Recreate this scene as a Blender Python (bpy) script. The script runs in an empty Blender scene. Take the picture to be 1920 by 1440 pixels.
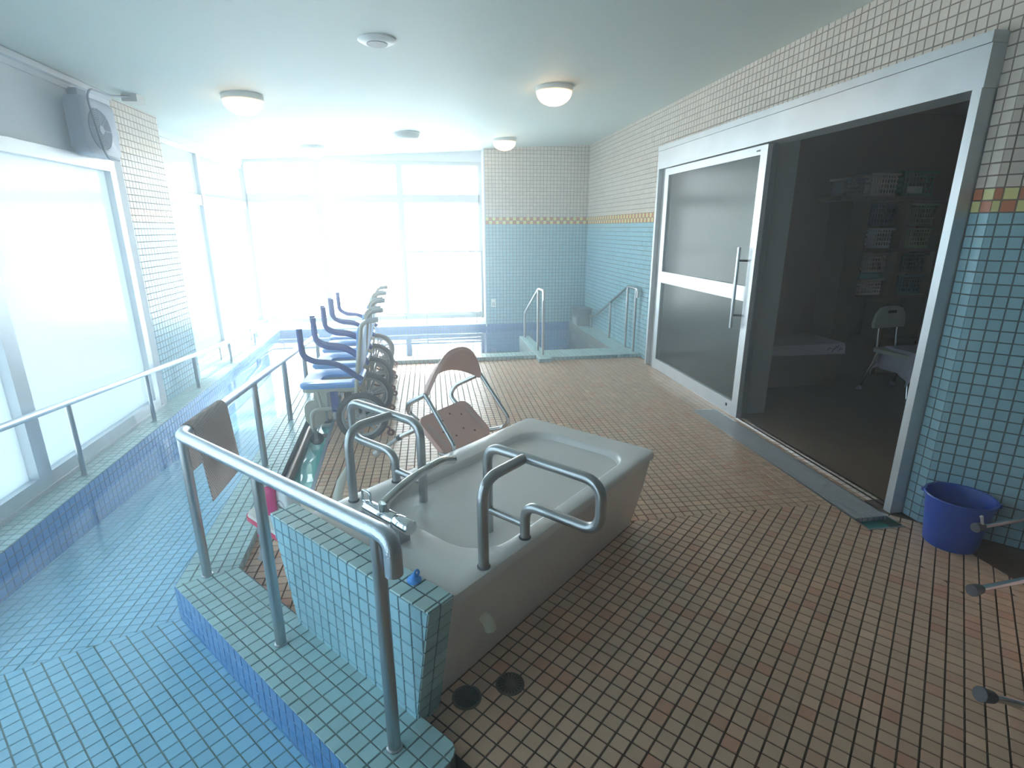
import bpy, math, random
from mathutils import Matrix, Vector
random.seed(7)
sin, cos, pi = math.sin, math.cos, math.pi
C = bpy.context.scene.collection
scene = bpy.context.scene

# ------------------------------------------------------------------ camera
CAM = (0.0, 0.0, 1.429)
CR, CU, CF = (0.9879, -0.1553, -0.0036), (0.0468, 0.2756, 0.9601), (0.1482, 0.9486, -0.2795)
FPX = 1001.68
cam_data = bpy.data.cameras.new('camera')
cam_data.sensor_width = 36.0
cam_data.lens = FPX * 36.0 / 1920.0
cam_data.clip_start = 0.02
cam = bpy.data.objects.new('camera', cam_data)
C.objects.link(cam)
cam.matrix_world = Matrix(((CR[0], CU[0], -CF[0], CAM[0]), (CR[1], CU[1], -CF[1], CAM[1]),
                           (CR[2], CU[2], -CF[2], CAM[2]), (0, 0, 0, 1)))
scene.camera = cam

# ------------------------------------------------------------------ sky, sun, exposure
SKY_STRENGTH = 10.0
SUN_STRENGTH = 165.0
HAZE_DENSITY = 0.05
world = bpy.data.worlds.new('sky')
scene.world = world
world.use_nodes = True
wn = world.node_tree.nodes
bg = wn['Background']
bg.inputs[0].default_value = (0.58, 0.84, 1.0, 1)
bg.inputs[1].default_value = SKY_STRENGTH
sun_data = bpy.data.lights.new('sun', 'SUN')
sun_data.energy = SUN_STRENGTH
sun_data.angle = math.radians(3)
sun_data.color = (1.0, 0.95, 0.88)
sun = bpy.data.objects.new('sun', sun_data)
C.objects.link(sun)
sun.rotation_euler = Vector((-0.15, -1.0, -0.78)).to_track_quat('-Z', 'Y').to_euler()
scene.view_settings.view_transform = 'Standard'
scene.view_settings.look = 'None'
scene.view_settings.gamma = 1.0
scene.view_settings.use_curve_mapping = False
scene.view_settings.exposure = -0.92
scene.cycles.max_bounces = 8
scene.cycles.diffuse_bounces = 5
scene.cycles.glossy_bounces = 4
scene.cycles.transmission_bounces = 6
scene.cycles.transparent_max_bounces = 12
scene.cycles.volume_bounces = 1
scene.cycles.caustics_reflective = False
scene.cycles.caustics_refractive = False
scene.cycles.sample_clamp_indirect = 6.0

# ------------------------------------------------------------------ the two directions of the hall
TH = math.radians(-47.88)
UX, UY = cos(TH), sin(TH)          # along the bent near wing, towards the viewer's right
VX, VY = -UY, UX                   # across it
def W(u, v, z=0.0):
    return (u * UX + v * VX, u * UY + v * VY, z)
def UVof(x, y):
    return (x * UX + y * UY, x * VX + y * VY)
FA = math.radians(-0.44)
DECK, WATER = 0.04, -0.025
XR, YB = 2.39, 8.0
def ceil_z(x):
    return 2.571 + 0.0485 * (x - 2.39)

# ------------------------------------------------------------------ materials
def srgb(r, g, b):
    f = lambda c: (c / 255 / 12.92) if c / 255 <= 0.04045 else ((c / 255 + 0.055) / 1.055) ** 2.4
    return (f(r), f(g), f(b), 1.0)
MATS = {}
def mat(name, col, rough=0.5, metal=0.0, spec=0.5, coat=0.0, noise=0.0, nscale=20.0, bump=0.0, bscale=200.0,
        emit=None, estr=0.0, rand=0.0, hue=None):
    if name in MATS:
        return MATS[name]
    m = bpy.data.materials.new(name)
    m.use_nodes = True
    nt = m.node_tree
    b = nt.nodes['Principled BSDF']
    b.inputs['Roughness'].default_value = rough
    b.inputs['Metallic'].default_value = metal
    b.inputs['Specular IOR Level'].default_value = spec
    b.inputs['Coat Weight'].default_value = coat
    b.inputs['Base Color'].default_value = col
    src = None
    if rand > 0:
        oi = nt.nodes.new('ShaderNodeObjectInfo')
        geo = nt.nodes.new('ShaderNodeNewGeometry')
        ad = nt.nodes.new('ShaderNodeMath'); ad.operation = 'ADD'
        fr = nt.nodes.new('ShaderNodeMath'); fr.operation = 'FRACT'
        nt.links.new(oi.outputs['Random'], ad.inputs[0])
        nt.links.new(geo.outputs['Random Per Island'], ad.inputs[1])
        nt.links.new(ad.outputs[0], fr.inputs[0])
        ramp = nt.nodes.new('ShaderNodeValToRGB')
        e = ramp.color_ramp.elements
        d = tuple(c * (1 - rand) for c in col[:3]) + (1,)
        l = tuple(min(1, c * (1 + rand)) for c in col[:3]) + (1,)
        e[0].position = 0.0; e[0].color = d
        e[1].position = 1.0; e[1].color = l
        if hue:
            n = ramp.color_ramp.elements.new(0.82); n.color = hue
            n = ramp.color_ramp.elements.new(0.74); n.color = col
        nt.links.new(fr.outputs[0], ramp.inputs[0])
        src = ramp.outputs[0]
    if noise > 0:
        tc = nt.nodes.new('ShaderNodeNewGeometry')
        nz = nt.nodes.new('ShaderNodeTexNoise')
        nz.inputs['Scale'].default_value = nscale
        nz.inputs['Detail'].default_value = 4
        nt.links.new(tc.outputs['Position'], nz.inputs['Vector'])
        hs = nt.nodes.new('ShaderNodeMix'); hs.data_type = 'RGBA'; hs.blend_type = 'MULTIPLY'
        mr = nt.nodes.new('ShaderNodeMapRange')
        mr.inputs[1].default_value = 0.3; mr.inputs[2].default_value = 0.7
        mr.inputs[3].default_value = 1 - noise; mr.inputs[4].default_value = 1 + noise * 0.3
        nt.links.new(nz.outputs[0], mr.inputs[0])
        hs.inputs[0].default_value = 1.0
        if src: nt.links.new(src, hs.inputs[6])
        else: hs.inputs[6].default_value = col
        nt.links.new(mr.outputs[0], hs.inputs[7])
        src = hs.outputs[2]
    if src:
        nt.links.new(src, b.inputs['Base Color'])
    if bump > 0:
        tc = nt.nodes.new('ShaderNodeNewGeometry')
        nz = nt.nodes.new('ShaderNodeTexNoise')
        nz.inputs['Scale'].default_value = bscale
        nz.inputs['Detail'].default_value = 2
        nt.links.new(tc.outputs['Position'], nz.inputs['Vector'])
        bp = nt.nodes.new('ShaderNodeBump')
        bp.inputs['Strength'].default_value = bump
        bp.inputs['Distance'].default_value = 0.003
        nt.links.new(nz.outputs[0], bp.inputs['Height'])
        nt.links.new(bp.outputs[0], b.inputs['Normal'])
    if emit:
        b.inputs['Emission Color'].default_value = emit
        b.inputs['Emission Strength'].default_value = estr
    MATS[name] = m
    return m

M_FLOOR = mat('beige_floor_tile', srgb(212, 178, 150), 0.30, rand=0.10, hue=srgb(203, 150, 124), noise=0.10, nscale=9)
M_FGROUT = mat('brown_grout', srgb(84, 62, 48), 0.85, noise=0.3, nscale=30)
M_BLUE = mat('light_blue_wall_tile', srgb(156, 196, 209), 0.22, rand=0.05)
M_CREAM = mat('cream_wall_tile', srgb(222, 208, 196), 0.25, rand=0.05)
M_ORANGE = mat('terracotta_tile', srgb(196, 122, 92), 0.25, rand=0.04)
M_YELLOW = mat('pale_yellow_tile', srgb(226, 218, 150), 0.25, rand=0.05)
M_WGROUT = mat('grey_wall_grout', srgb(88, 98, 102), 0.85)
M_CGROUT = mat('warm_wall_grout', srgb(126, 110, 98), 0.85)
M_DECK = mat('sea_green_deck_tile', srgb(170, 202, 204), 0.30, rand=0.07, noise=0.12, nscale=7)
M_DGROUT = mat('deck_grout', srgb(112, 122, 122), 0.85)
M_NOSING = mat('cobalt_edge_tile', srgb(92, 142, 196), 0.2, rand=0.05)
M_POOLTILE = mat('aqua_pool_tile', srgb(146, 196, 218), 0.35, rand=0.05)
M_PGROUT = mat('pool_grout', srgb(120, 134, 124), 0.85)
M_TUB = mat('white_enamel', srgb(240, 234, 231), 0.22, noise=0.04, nscale=6)
M_STEEL = mat('brushed_stainless', srgb(176, 178, 180), 0.32, metal=1.0)
M_STEEL2 = mat('wet_stainless', srgb(196, 204, 214), 0.34, metal=1.0, bump=0.35, bscale=260)
M_CHROME = mat('chrome', srgb(225, 228, 232), 0.08, metal=1.0)
M_ALU = mat('satin_aluminium', srgb(206, 210, 214), 0.38, metal=0.55, noise=0.10, nscale=5)
M_ALUDARK = mat('dark_door_rubber', srgb(62, 66, 70), 0.6)
M_WHITE = mat('white_plastic', srgb(232, 232, 230), 0.4)
M_PAINT = mat('white_paint', srgb(222, 224, 228), 0.6)
M_GREYP = mat('light_grey_plastic', srgb(188, 190, 190), 0.45)
M_BEIGEP = mat('warm_grey_plastic', srgb(190, 186, 172), 0.5)
M_SEAT = mat('sky_blue_plastic', srgb(120, 172, 232), 0.35)
M_NAVY = mat('navy_foam', srgb(52, 74, 140), 0.6)
M_BLACK = mat('black_rubber', srgb(52, 56, 62), 0.6)
M_WHEEL = mat('grey_wheel_rim', srgb(168, 172, 174), 0.4)
M_PINKSEAT = mat('salmon_plastic', srgb(230, 186, 174), 0.45)
M_TUBE = mat('polished_tube', srgb(214, 216, 218), 0.2, metal=1.0)
M_RED = mat('raspberry_trim', srgb(216, 52, 96), 0.4)
M_PINK = mat('pink_bottle', srgb(222, 66, 130), 0.3)
M_BUCKET = mat('deep_blue_plastic', srgb(26, 66, 158), 0.4)
M_BRASS = mat('tarnished_drain', srgb(104, 96, 84), 0.45, metal=0.7, noise=0.3, nscale=60)
M_DARK = mat('dark_gap', srgb(20, 20, 20), 0.8)
M_TEAL = mat('teal_channel_lining', srgb(24, 178, 172), 0.4)
M_RUBBERGREY = mat('grey_rubber', srgb(92, 92, 100), 0.7)
M_BLUEPLUG = mat('bright_blue_rubber', srgb(70, 150, 230), 0.45)
M_MAT = mat('taupe_bath_mat', srgb(190, 172, 164), 0.75)
M_PIPE = mat('dark_pipe', srgb(96, 74, 62), 0.3, metal=0.3)
M_RFLOOR = mat('brown_vinyl_floor', srgb(104, 84, 66), 0.45, noise=0.15, nscale=8)
M_RWALL = mat('terracotta_paint', srgb(126, 82, 62), 0.8)
M_RWALL2 = mat('grey_partition', srgb(150, 152, 152), 0.7)
M_WOOD = mat('brown_laminate', srgb(104, 80, 54), 0.55, noise=0.12, nscale=12)
M_TOWEL = mat('lilac_white_towel', srgb(214, 206, 224), 0.95, bump=0.5, bscale=400)
M_RWHITE = mat('off_white_chair_plastic', srgb(206, 204, 196), 0.5)
M_GROUND = mat('grey_concrete_ground', srgb(170, 172, 170), 0.9, noise=0.2, nscale=2)
M_BLOCK = mat('slate_grey_metal', srgb(120, 130, 150), 0.7, noise=0.1)
M_YSTRIP = mat('yellow_paint', srgb(214, 200, 60), 0.7)
M_FAN = mat('blue_grey_plastic', srgb(146, 156, 174), 0.5)
M_CORD = mat('grey_cable', srgb(112, 120, 136), 0.6)
M_SMOKE = mat('pale_grey_plastic', srgb(206, 204, 200), 0.5)

def ceiling_material():
    m = bpy.data.materials.new('embossed_ceiling_board')
    m.use_nodes = True
    nt = m.node_tree
    b = nt.nodes['Principled BSDF']
    b.inputs['Base Color'].default_value = srgb(206, 214, 208)
    b.inputs['Roughness'].default_value = 0.6
    g = nt.nodes.new('ShaderNodeNewGeometry')
    sep = nt.nodes.new('ShaderNodeSeparateXYZ')
    nt.links.new(g.outputs['Position'], sep.inputs[0])
    mul = nt.nodes.new('ShaderNodeMath'); mul.operation = 'MULTIPLY'; mul.inputs[1].default_value = 1 / 0.30
    fr = nt.nodes.new('ShaderNodeMath'); fr.operation = 'FRACT'
    gt = nt.nodes.new('ShaderNodeMath'); gt.operation = 'GREATER_THAN'; gt.inputs[1].default_value = 0.04
    nt.links.new(sep.outputs[1], mul.inputs[0]); nt.links.new(mul.outputs[0], fr.inputs[0]); nt.links.new(fr.outputs[0], gt.inputs[0])
    nz = nt.nodes.new('ShaderNodeTexVoronoi'); nz.inputs['Scale'].default_value = 90
    nt.links.new(g.outputs['Position'], nz.inputs['Vector'])
    ad = nt.nodes.new('ShaderNodeMath'); ad.operation = 'ADD'
    m2 = nt.nodes.new('ShaderNodeMath'); m2.operation = 'MULTIPLY'; m2.inputs[1].default_value = 0.5
    nt.links.new(nz.outputs['Distance'], m2.inputs[0])
    nt.links.new(m2.outputs[0], ad.inputs[0]); nt.links.new(gt.outputs[0], ad.inputs[1])
    bp = nt.nodes.new('ShaderNodeBump'); bp.inputs['Strength'].default_value = 0.25; bp.inputs['Distance'].default_value = 0.003
    nt.links.new(ad.outputs[0], bp.inputs['Height']); nt.links.new(bp.outputs[0], b.inputs['Normal'])
    return m
M_CEIL = ceiling_material()

def pane_material(name, transp, tint, rough=0.12, fog=0.0):
    m = bpy.data.materials.new(name)
    m.use_nodes = True
    nt = m.node_tree
    nt.nodes.clear()
    out = nt.nodes.new('ShaderNodeOutputMaterial')
    tr = nt.nodes.new('ShaderNodeBsdfTransparent'); tr.inputs[0].default_value = tint
    tl = nt.nodes.new('ShaderNodeBsdfTranslucent'); tl.inputs[0].default_value = tint
    if fog > 0:
        df = nt.nodes.new('ShaderNodeBsdfDiffuse'); df.inputs[0].default_value = tint
        mf = nt.nodes.new('ShaderNodeMixShader'); mf.inputs[0].default_value = fog
        nt.links.new(tl.outputs[0], mf.inputs[1]); nt.links.new(df.outputs[0], mf.inputs[2])
        tl = mf
    gl = nt.nodes.new('ShaderNodeBsdfGlossy'); gl.inputs['Roughness'].default_value = rough
    mx = nt.nodes.new('ShaderNodeMixShader'); mx.inputs[0].default_value = 1 - transp
    fr = nt.nodes.new('ShaderNodeFresnel'); fr.inputs[0].default_value = 1.3
    m2 = nt.nodes.new('ShaderNodeMixShader')
    nt.links.new(tr.outputs[0], mx.inputs[1]); nt.links.new(tl.outputs[0], mx.inputs[2])
    nt.links.new(fr.outputs[0], m2.inputs[0]); nt.links.new(mx.outputs[0], m2.inputs[1]); nt.links.new(gl.outputs[0], m2.inputs[2])
    nt.links.new(m2.outputs[0], out.inputs[0])
    return m
M_FROST = pane_material('frosted_window_glass', 0.40, (0.92, 0.97, 1.0, 1))
M_DOORGLASS = pane_material('fogged_door_glass', 0.95, (0.93, 0.98, 0.96, 1), 0.16, fog=0.5)

def water_material(name, tint, bump):
    m = bpy.data.materials.new(name)
    m.use_nodes = True
    nt = m.node_tree
    nt.nodes.clear()
    out = nt.nodes.new('ShaderNodeOutputMaterial')
    tr = nt.nodes.new('ShaderNodeBsdfTransparent'); tr.inputs[0].default_value = tint
    gl = nt.nodes.new('ShaderNodeBsdfGlossy'); gl.inputs['Roughness'].default_value = 0.015
    fr = nt.nodes.new('ShaderNodeFresnel'); fr.inputs[0].default_value = 1.5
    mx = nt.nodes.new('ShaderNodeMixShader')
    g = nt.nodes.new('ShaderNodeNewGeometry')
    nz = nt.nodes.new('ShaderNodeTexNoise'); nz.inputs['Scale'].default_value = 2.6; nz.inputs['Detail'].default_value = 1
    nt.links.new(g.outputs['Position'], nz.inputs['Vector'])
    bp = nt.nodes.new('ShaderNodeBump'); bp.inputs['Strength'].default_value = bump; bp.inputs['Distance'].default_value = 0.02
    nt.links.new(nz.outputs[0], bp.inputs['Height'])
    nt.links.new(bp.outputs[0], gl.inputs['Normal']); nt.links.new(bp.outputs[0], fr.inputs['Normal'])
    inv = nt.nodes.new('ShaderNodeMath'); inv.operation = 'SUBTRACT'; inv.inputs[0].default_value = 1.0
    nt.links.new(g.outputs['Backfacing'], inv.inputs[1])
    ml = nt.nodes.new('ShaderNodeMath'); ml.operation = 'MULTIPLY'
    nt.links.new(fr.outputs[0], ml.inputs[0]); nt.links.new(inv.outputs[0], ml.inputs[1])
    nt.links.new(ml.outputs[0], mx.inputs[0]); nt.links.new(tr.outputs[0], mx.inputs[1]); nt.links.new(gl.outputs[0], mx.inputs[2])
    nt.links.new(mx.outputs[0], out.inputs[0])
    return m
M_WATER = water_material('pool_water', (0.93, 0.98, 1.0, 1), 0.10)
M_WATER2 = water_material('channel_water', (0.85, 0.97, 0.96, 1), 0.6)

# ------------------------------------------------------------------ mesh helpers
class MB:
    def __init__(s):
        s.v = []; s.f = []
    def add(s, vs, fs):
        o = len(s.v)
        s.v += [tuple(p) for p in vs]
        s.f += [tuple(i + o for i in f) for f in fs]
        return s
    def box(s, x0, x1, y0, y1, z0, z1):
        return s.hexa([(x0, y0), (x1, y0), (x1, y1), (x0, y1)], z0, z1)
    def hexa(s, poly, z0, z1):
        n = len(poly)
        vs = [(p[0], p[1], z0) for p in poly] + [(p[0], p[1], z1) for p in poly]
        fs = [tuple(range(n - 1, -1, -1)), tuple(range(n, 2 * n))]
        fs += [(i, (i + 1) % n, n + (i + 1) % n, n + i) for i in range(n)]
        return s.add(vs, fs)
    def uvbox(s, u0, u1, v0, v1, z0, z1):
        return s.hexa([W(u0, v0)[:2], W(u1, v0)[:2], W(u1, v1)[:2], W(u0, v1)[:2]], z0, z1)
    def loft(s, loops, cap0=True, cap1=True):
        n = len(loops[0]); vs = []; fs = []
        for l in loops: vs += l
        for k in range(len(loops) - 1):
            for i in range(n):
                fs.append((k * n + i, k * n + (i + 1) % n, (k + 1) * n + (i + 1) % n, (k + 1) * n + i))
        if cap0: fs.append(tuple(range(n - 1, -1, -1)))
        if cap1: fs.append(tuple(range((len(loops) - 1) * n, len(loops) * n)))
        return s.add(vs, fs)
    def tube(s, pts, r, seg=12, caps=True, fillet=0.0, fn=6, rs=None):
        P = [Vector(p) for p in pts]
        if fillet > 0 and len(P) > 2:
            Q = [P[0]]
            for i in range(1, len(P) - 1):
                a, b, c = P[i - 1], P[i], P[i + 1]
                d1 = (a - b); d2 = (c - b)
                f = min(fillet, d1.length * 0.48, d2.length * 0.48)
                p1 = b + d1.normalized() * f; p2 = b + d2.normalized() * f
                for k in range(fn + 1):
                    t = k / fn
                    Q.append(p1 * (1 - t) ** 2 + b * 2 * t * (1 - t) + p2 * t ** 2)
            Q.append(P[-1]); P = Q
        n = len(P)
        T = []
        for i in range(n):
            a = P[max(i - 1, 0)]; b = P[min(i + 1, n - 1)]
            T.append((b - a).normalized())
        up = Vector((0, 0, 1)) if abs(T[0].z) < 0.9 else Vector((1, 0, 0))
        N = T[0].cross(up).normalized()
        loops = []
        for i in range(n):
            if i:
                ax = T[i - 1].cross(T[i])
                if ax.length > 1e-7:
                    N = Matrix.Rotation(T[i - 1].angle(T[i]), 3, ax.normalized()) @ N
            B = T[i].cross(N)
            rr = rs[i] if rs else r
            loops.append([tuple(P[i] + (N * cos(2 * pi * k / seg) + B * sin(2 * pi * k / seg)) * rr) for k in range(seg)])
        return s.loft(loops, caps, caps)
    def lathe(s, c, prof, seg=28, axis=(0, 0, 1), caps=True):
        A = Vector(axis).normalized()
        X = A.cross(Vector((0, 0, 1)) if abs(A.z) < 0.9 else Vector((1, 0, 0))).normalized()
        Y = A.cross(X)
        c = Vector(c)
        loops = [[tuple(c + A * h + (X * cos(2 * pi * k / seg) + Y * sin(2 * pi * k / seg)) * max(r, 1e-4)) for k in range(seg)] for r, h in prof]
        return s.loft(loops, caps, caps)
    def torus(s, c, R, r, axis=(0, 1, 0), seg=36, ring=10):
        A = Vector(axis).normalized()
        X = A.cross(Vector((0, 0, 1)) if abs(A.z) < 0.9 else Vector((1, 0, 0))).normalized(); Y = A.cross(X); c = Vector(c)
        vs = []; fs = []
        for i in range(seg):
            d = X * cos(2 * pi * i / seg) + Y * sin(2 * pi * i / seg)
            for k in range(ring):
                a = 2 * pi * k / ring
                vs.append(tuple(c + d * (R + r * cos(a)) + A * (r * sin(a))))
                fs.append((i * ring + k, ((i + 1) % seg) * ring + k, ((i + 1) % seg) * ring + (k + 1) % ring, i * ring + (k + 1) % ring))
        return s.add(vs, fs)
    def off(s, d):
        s.v = [(a - d[0], b - d[1], c - d[2]) for a, b, c in s.v]
        return s
    def xf(s, M):
        s.v = [tuple(M @ Vector(p)) for p in s.v]
        return s
def rrect(x0, x1, y0, y1, r, k=6):
    out = []
    for cx, cy, a0 in ((x1 - r, y1 - r, 0), (x0 + r, y1 - r, pi / 2), (x0 + r, y0 + r, pi), (x1 - r, y0 + r, 1.5 * pi)):
        for i in range(k + 1):
            a = a0 + i * pi / 2 / k
            out.append((cx + r * cos(a), cy + r * sin(a)))
    return out

def obj(name, mb, m, parent=None, smooth=False, loc=None):
    """mesh object; with a parent the vertices are world positions made relative to the parent's place"""
    me = bpy.data.meshes.new(name)
    if parent is not None and loc is None:
        p = parent
        d = Vector((0, 0, 0))
        while p is not None:
            d += p.location; p = p.parent
        mb.off(d)
    me.from_pydata(mb.v, [], mb.f)
    me.validate()
    me.materials.append(m)
    if smooth:
        for p in me.polygons: p.use_smooth = True
        me.set_sharp_from_angle(angle=math.radians(40))
    o = bpy.data.objects.new(name, me)
    C.objects.link(o)
    if parent is not None: o.parent = parent
    return o
def obj0(name, mb, m, parent, smooth=False):
    """mesh object whose vertices are already local to the parent"""
    return obj(name, mb, m, parent, smooth, loc=True)
def thing(name, label, cat, loc=(0, 0, 0), group=None, rotz=0.0):
    o = bpy.data.objects.new(name, None)
    o.empty_display_size = 0.1
    C.objects.link(o)
    o.location = loc; o.rotation_euler = (0, 0, rotz)
    o['label'] = label; o['category'] = cat
    if group: o['group'] = group
    return o
def tag(o, label, cat, group=None):
    o['label'] = label; o['category'] = cat
    if group: o['group'] = group
    return o
def struct(name, mb, m, label=None, smooth=False):
    o = obj(name, mb, m, None, smooth)
    o['kind'] = 'structure'
    if label: o['label'] = label
    return o
def dup(root, loc, label=None, rotz=None):
    r = root.copy(); C.objects.link(r); r.location = loc
    if rotz is not None: r.rotation_euler = (0, 0, rotz)
    if label: r['label'] = label
    for ch in list(root.children):
        c = ch.copy(); C.objects.link(c); c.parent = r
        for g in list(ch.children):
            d = g.copy(); C.objects.link(d); d.parent = c
    return r

# ------------------------------------------------------------------ tiles
def clip(poly, nx, ny, d):
    """keep nx*x+ny*y <= d"""
    out = []
    n = len(poly)
    for i in range(n):
        a = poly[i]; b = poly[(i + 1) % n]
        da = nx * a[0] + ny * a[1] - d; db = nx * b[0] + ny * b[1] - d
        if da <= 0: out.append(a)
        if (da < 0 < db) or (db < 0 < da):
            t = da / (da - db)
            out.append((a[0] + (b[0] - a[0]) * t, a[1] + (b[1] - a[1]) * t))
    return out
def area(p):
    return 0.5 * sum(p[i][0] * p[(i + 1) % len(p)][1] - p[(i + 1) % len(p)][0] * p[i][1] for i in range(len(p)))
def ccw(p):
    return p if area(p) > 0 else p[::-1]
def clip_poly(poly, region):
    region = ccw(region)
    for i in range(len(region)):
        a = region[i]; b = region[(i + 1) % len(region)]
        ex, ey = b[0] - a[0], b[1] - a[1]
        nx, ny = ey, -ex
        poly = clip(poly, nx, ny, nx * a[0] + ny * a[1])
        if len(poly) < 3: return []
    return poly
def seen_area(pts3):
    """how large a tile shows from the camera, in pixels; 0 when outside the frame"""
    out = []
    for p in pts3:
        d = (p[0] - CAM[0], p[1] - CAM[1], p[2] - CAM[2])
        z = sum(d[i] * CF[i] for i in range(3))
        if z < 0.1: return 0
        out.append((960 + FPX * sum(d[i] * CR[i] for i in range(3)) / z, 720 - FPX * sum(d[i] * CU[i] for i in range(3)) / z))
    cx = sum(p[0] for p in out) / len(out); cy = sum(p[1] for p in out) / len(out)
    if not (0 <= cx <= 1920 and 0 <= cy <= 1440): return 0
    return abs(area(out))
FULL = {}
def tile_geo(poly, h, bev):
    n = len(poly)
    cx = sum(p[0] for p in poly) / n; cy = sum(p[1] for p in poly) / n
    top = []
    for p in poly:
        dx, dy = p[0] - cx, p[1] - cy
        l = math.hypot(dx, dy) or 1
        k = max(0.2, 1 - bev * 1.4 / l)
        top.append((cx + dx * k, cy + dy * k, 0.0))
    vs = top + [(p[0], p[1], -h) for p in poly]
    fs = [tuple(range(n))] + [(i, n + i, n + (i + 1) % n, (i + 1) % n) for i in range(n)]
    return vs, fs
def tiles(parent, O, ex, ey, regions, pitch, origin, ang, joint, m_of, h=0.004, bev=0.0015, single=300, hidden=None):
    """tile the convex 2-D regions of a plane; the tiles that show largest are single parts, the rest one field per material"""
    O, ex, ey = Vector(O), Vector(ex).normalized(), Vector(ey).normalized()
    nrm = ex.cross(ey)
    ca, sa = cos(ang), sin(ang)
    s = (pitch - joint) / 2
    todo = []
    for reg in regions:
        reg = ccw(reg)
        loc = [((p[0] - origin[0]) * ca + (p[1] - origin[1]) * sa, -(p[0] - origin[0]) * sa + (p[1] - origin[1]) * ca) for p in reg]
        i0 = math.floor(min(p[0] for p in loc) / pitch) - 1; i1 = math.ceil(max(p[0] for p in loc) / pitch) + 1
        j0 = math.floor(min(p[1] for p in loc) / pitch) - 1; j1 = math.ceil(max(p[1] for p in loc) / pitch) + 1
        for i in range(i0, i1):
            for j in range(j0, j1):
                a, b = (i + 0.5) * pitch, (j + 0.5) * pitch
                sq = [(origin[0] + (a + dx * s) * ca - (b + dy * s) * sa, origin[1] + (a + dx * s) * sa + (b + dy * s) * ca)
                      for dx, dy in ((-1, -1), (1, -1), (1, 1), (-1, 1))]
                pl = clip_poly(sq, reg)
                if len(pl) < 3: continue
                ar = abs(area(pl))
                if ar < 0.06 * pitch * pitch: continue
                full = len(pl) == 4 and ar > 0.9995 * (2 * s) ** 2
                c = (sum(p[0] for p in pl) / len(pl), sum(p[1] for p in pl) / len(pl))
                P3 = [O + ex * p[0] + ey * p[1] for p in pl]
                sc = 0 if (hidden and hidden(c, P3)) else seen_area(P3)
                todo.append((sc, pl, full, i, j, c))
    todo.sort(key=lambda t: -t[0])
    fields = {}
    rank = 0
    for sc, pl, full, i, j, c in todo:
        m = m_of(i, j, c)
        if rank < single and sc > 60:
            rank += 1
            key = (m.name, round(pitch, 4), round(joint, 4), round(h, 4))
            if full and key in FULL:
                me = FULL[key]
            else:
                if full: pp = [(dx * s, dy * s) for dx, dy in ((-1, -1), (1, -1), (1, 1), (-1, 1))]
                else: pp = [((p[0] - c[0]) * ca + (p[1] - c[1]) * sa, -(p[0] - c[0]) * sa + (p[1] - c[1]) * ca) for p in pl]
                vs, fs = tile_geo(pp, h, bev)
                me = bpy.data.meshes.new('tile')
                me.from_pydata(vs, [], fs); me.materials.append(m)
                if full: FULL[key] = me
            o = bpy.data.objects.new('tile', me)
            C.objects.link(o)
            o.parent = parent
            X = ex * ca + ey * sa; Y = -ex * sa + ey * ca
            p = O + ex * c[0] + ey * c[1]
            o.matrix_local = Matrix(((X.x, Y.x, nrm.x, p.x), (X.y, Y.y, nrm.y, p.y), (X.z, Y.z, nrm.z, p.z), (0, 0, 0, 1)))
        else:
            mb = fields.setdefault(m.name, (MB(), m))[0]
            vs, fs = tile_geo(pl, h, bev)
            mb.add([tuple(O + ex * a + ey * b + nrm * z) for a, b, z in vs], fs)
    for mb, m in fields.values():
        f = obj('tile_field', mb, m, parent)
        f['kind'] = 'stuff'
def slab(mb, regions, O, ex, ey, z1, z0):
    """flat bed under the tiles: prisms along the plane's normal"""
    O, ex, ey = Vector(O), Vector(ex).normalized(), Vector(ey).normalized()
    n = ex.cross(ey)
    for r in regions:
        r = ccw(r); k = len(r)
        lo = [tuple(O + ex * p[0] + ey * p[1] + n * z0) for p in r]; hi = [tuple(O + ex * p[0] + ey * p[1] + n * z1) for p in r]
        mb.loft([lo, hi])
    return mb
EX, EY, EZ = (1, 0, 0), (0, 1, 0), (0, 0, 1)

# ================================================================== THE SETTING
def deck_out(y): return -1.07 - 0.0525 * (y - 2.045)
def deck_in(y): return -0.853 - 0.0535 * (y - 2.142)
def trench_r(y): return -0.68 - 0.056 * (y - 2.7)
def ledge_in(y): return -1.935 - 0.0315 * (y - 2.1)
TR0 = 2.70                                       # near end of the overflow channel
TUBHIDE = [W(-1.60, 0.9)[:2], W(-1.06, 0.9)[:2], W(-1.06, 2.22)[:2], W(-1.60, 2.22)[:2]]
def inside(p, poly):
    poly = ccw(poly)
    return all((poly[(i + 1) % len(poly)][0] - poly[i][0]) * (p[1] - poly[i][1]) - (poly[(i + 1) % len(poly)][1] - poly[i][1]) * (p[0] - poly[i][0]) >= 0 for i in range(len(poly)))

# ---- beige floor
GX0, GX1, GY0, GY1 = 2.09, 2.29, 2.02, 3.845     # slot of the door grating
P4 = W(-1.3, 1.975)[:2]
farA = [(trench_r(TR0), TR0), (GX0, TR0), (GX0, 5.86), (trench_r(5.86), 5.86)]
farA2 = [(GX0, GY1), (XR, GY1), (XR, 5.75), (GX0, 5.75)]
farA3 = [(deck_in(2.29), 2.29), (GX0, 2.29), (GX0, TR0), (deck_in(TR0), TR0)]
farB = [(deck_in(2.29), 2.29), (-0.853, 2.142), W(-1.3, 0.80)[:2], P4]
farS = [(GX1, 2.29), (XR, 2.29), (XR, GY1), (GX1, GY1)]
N1 = [P4, (XR, 2.29), (XR, 2.05), W(2.4, 3.149)[:2], W(2.4, 0.80)[:2], W(-1.3, 0.80)[:2]]
N1a = clip(N1, 1, 0, GX0)
N1b = clip(N1, -1, 0, -GX1)
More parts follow.
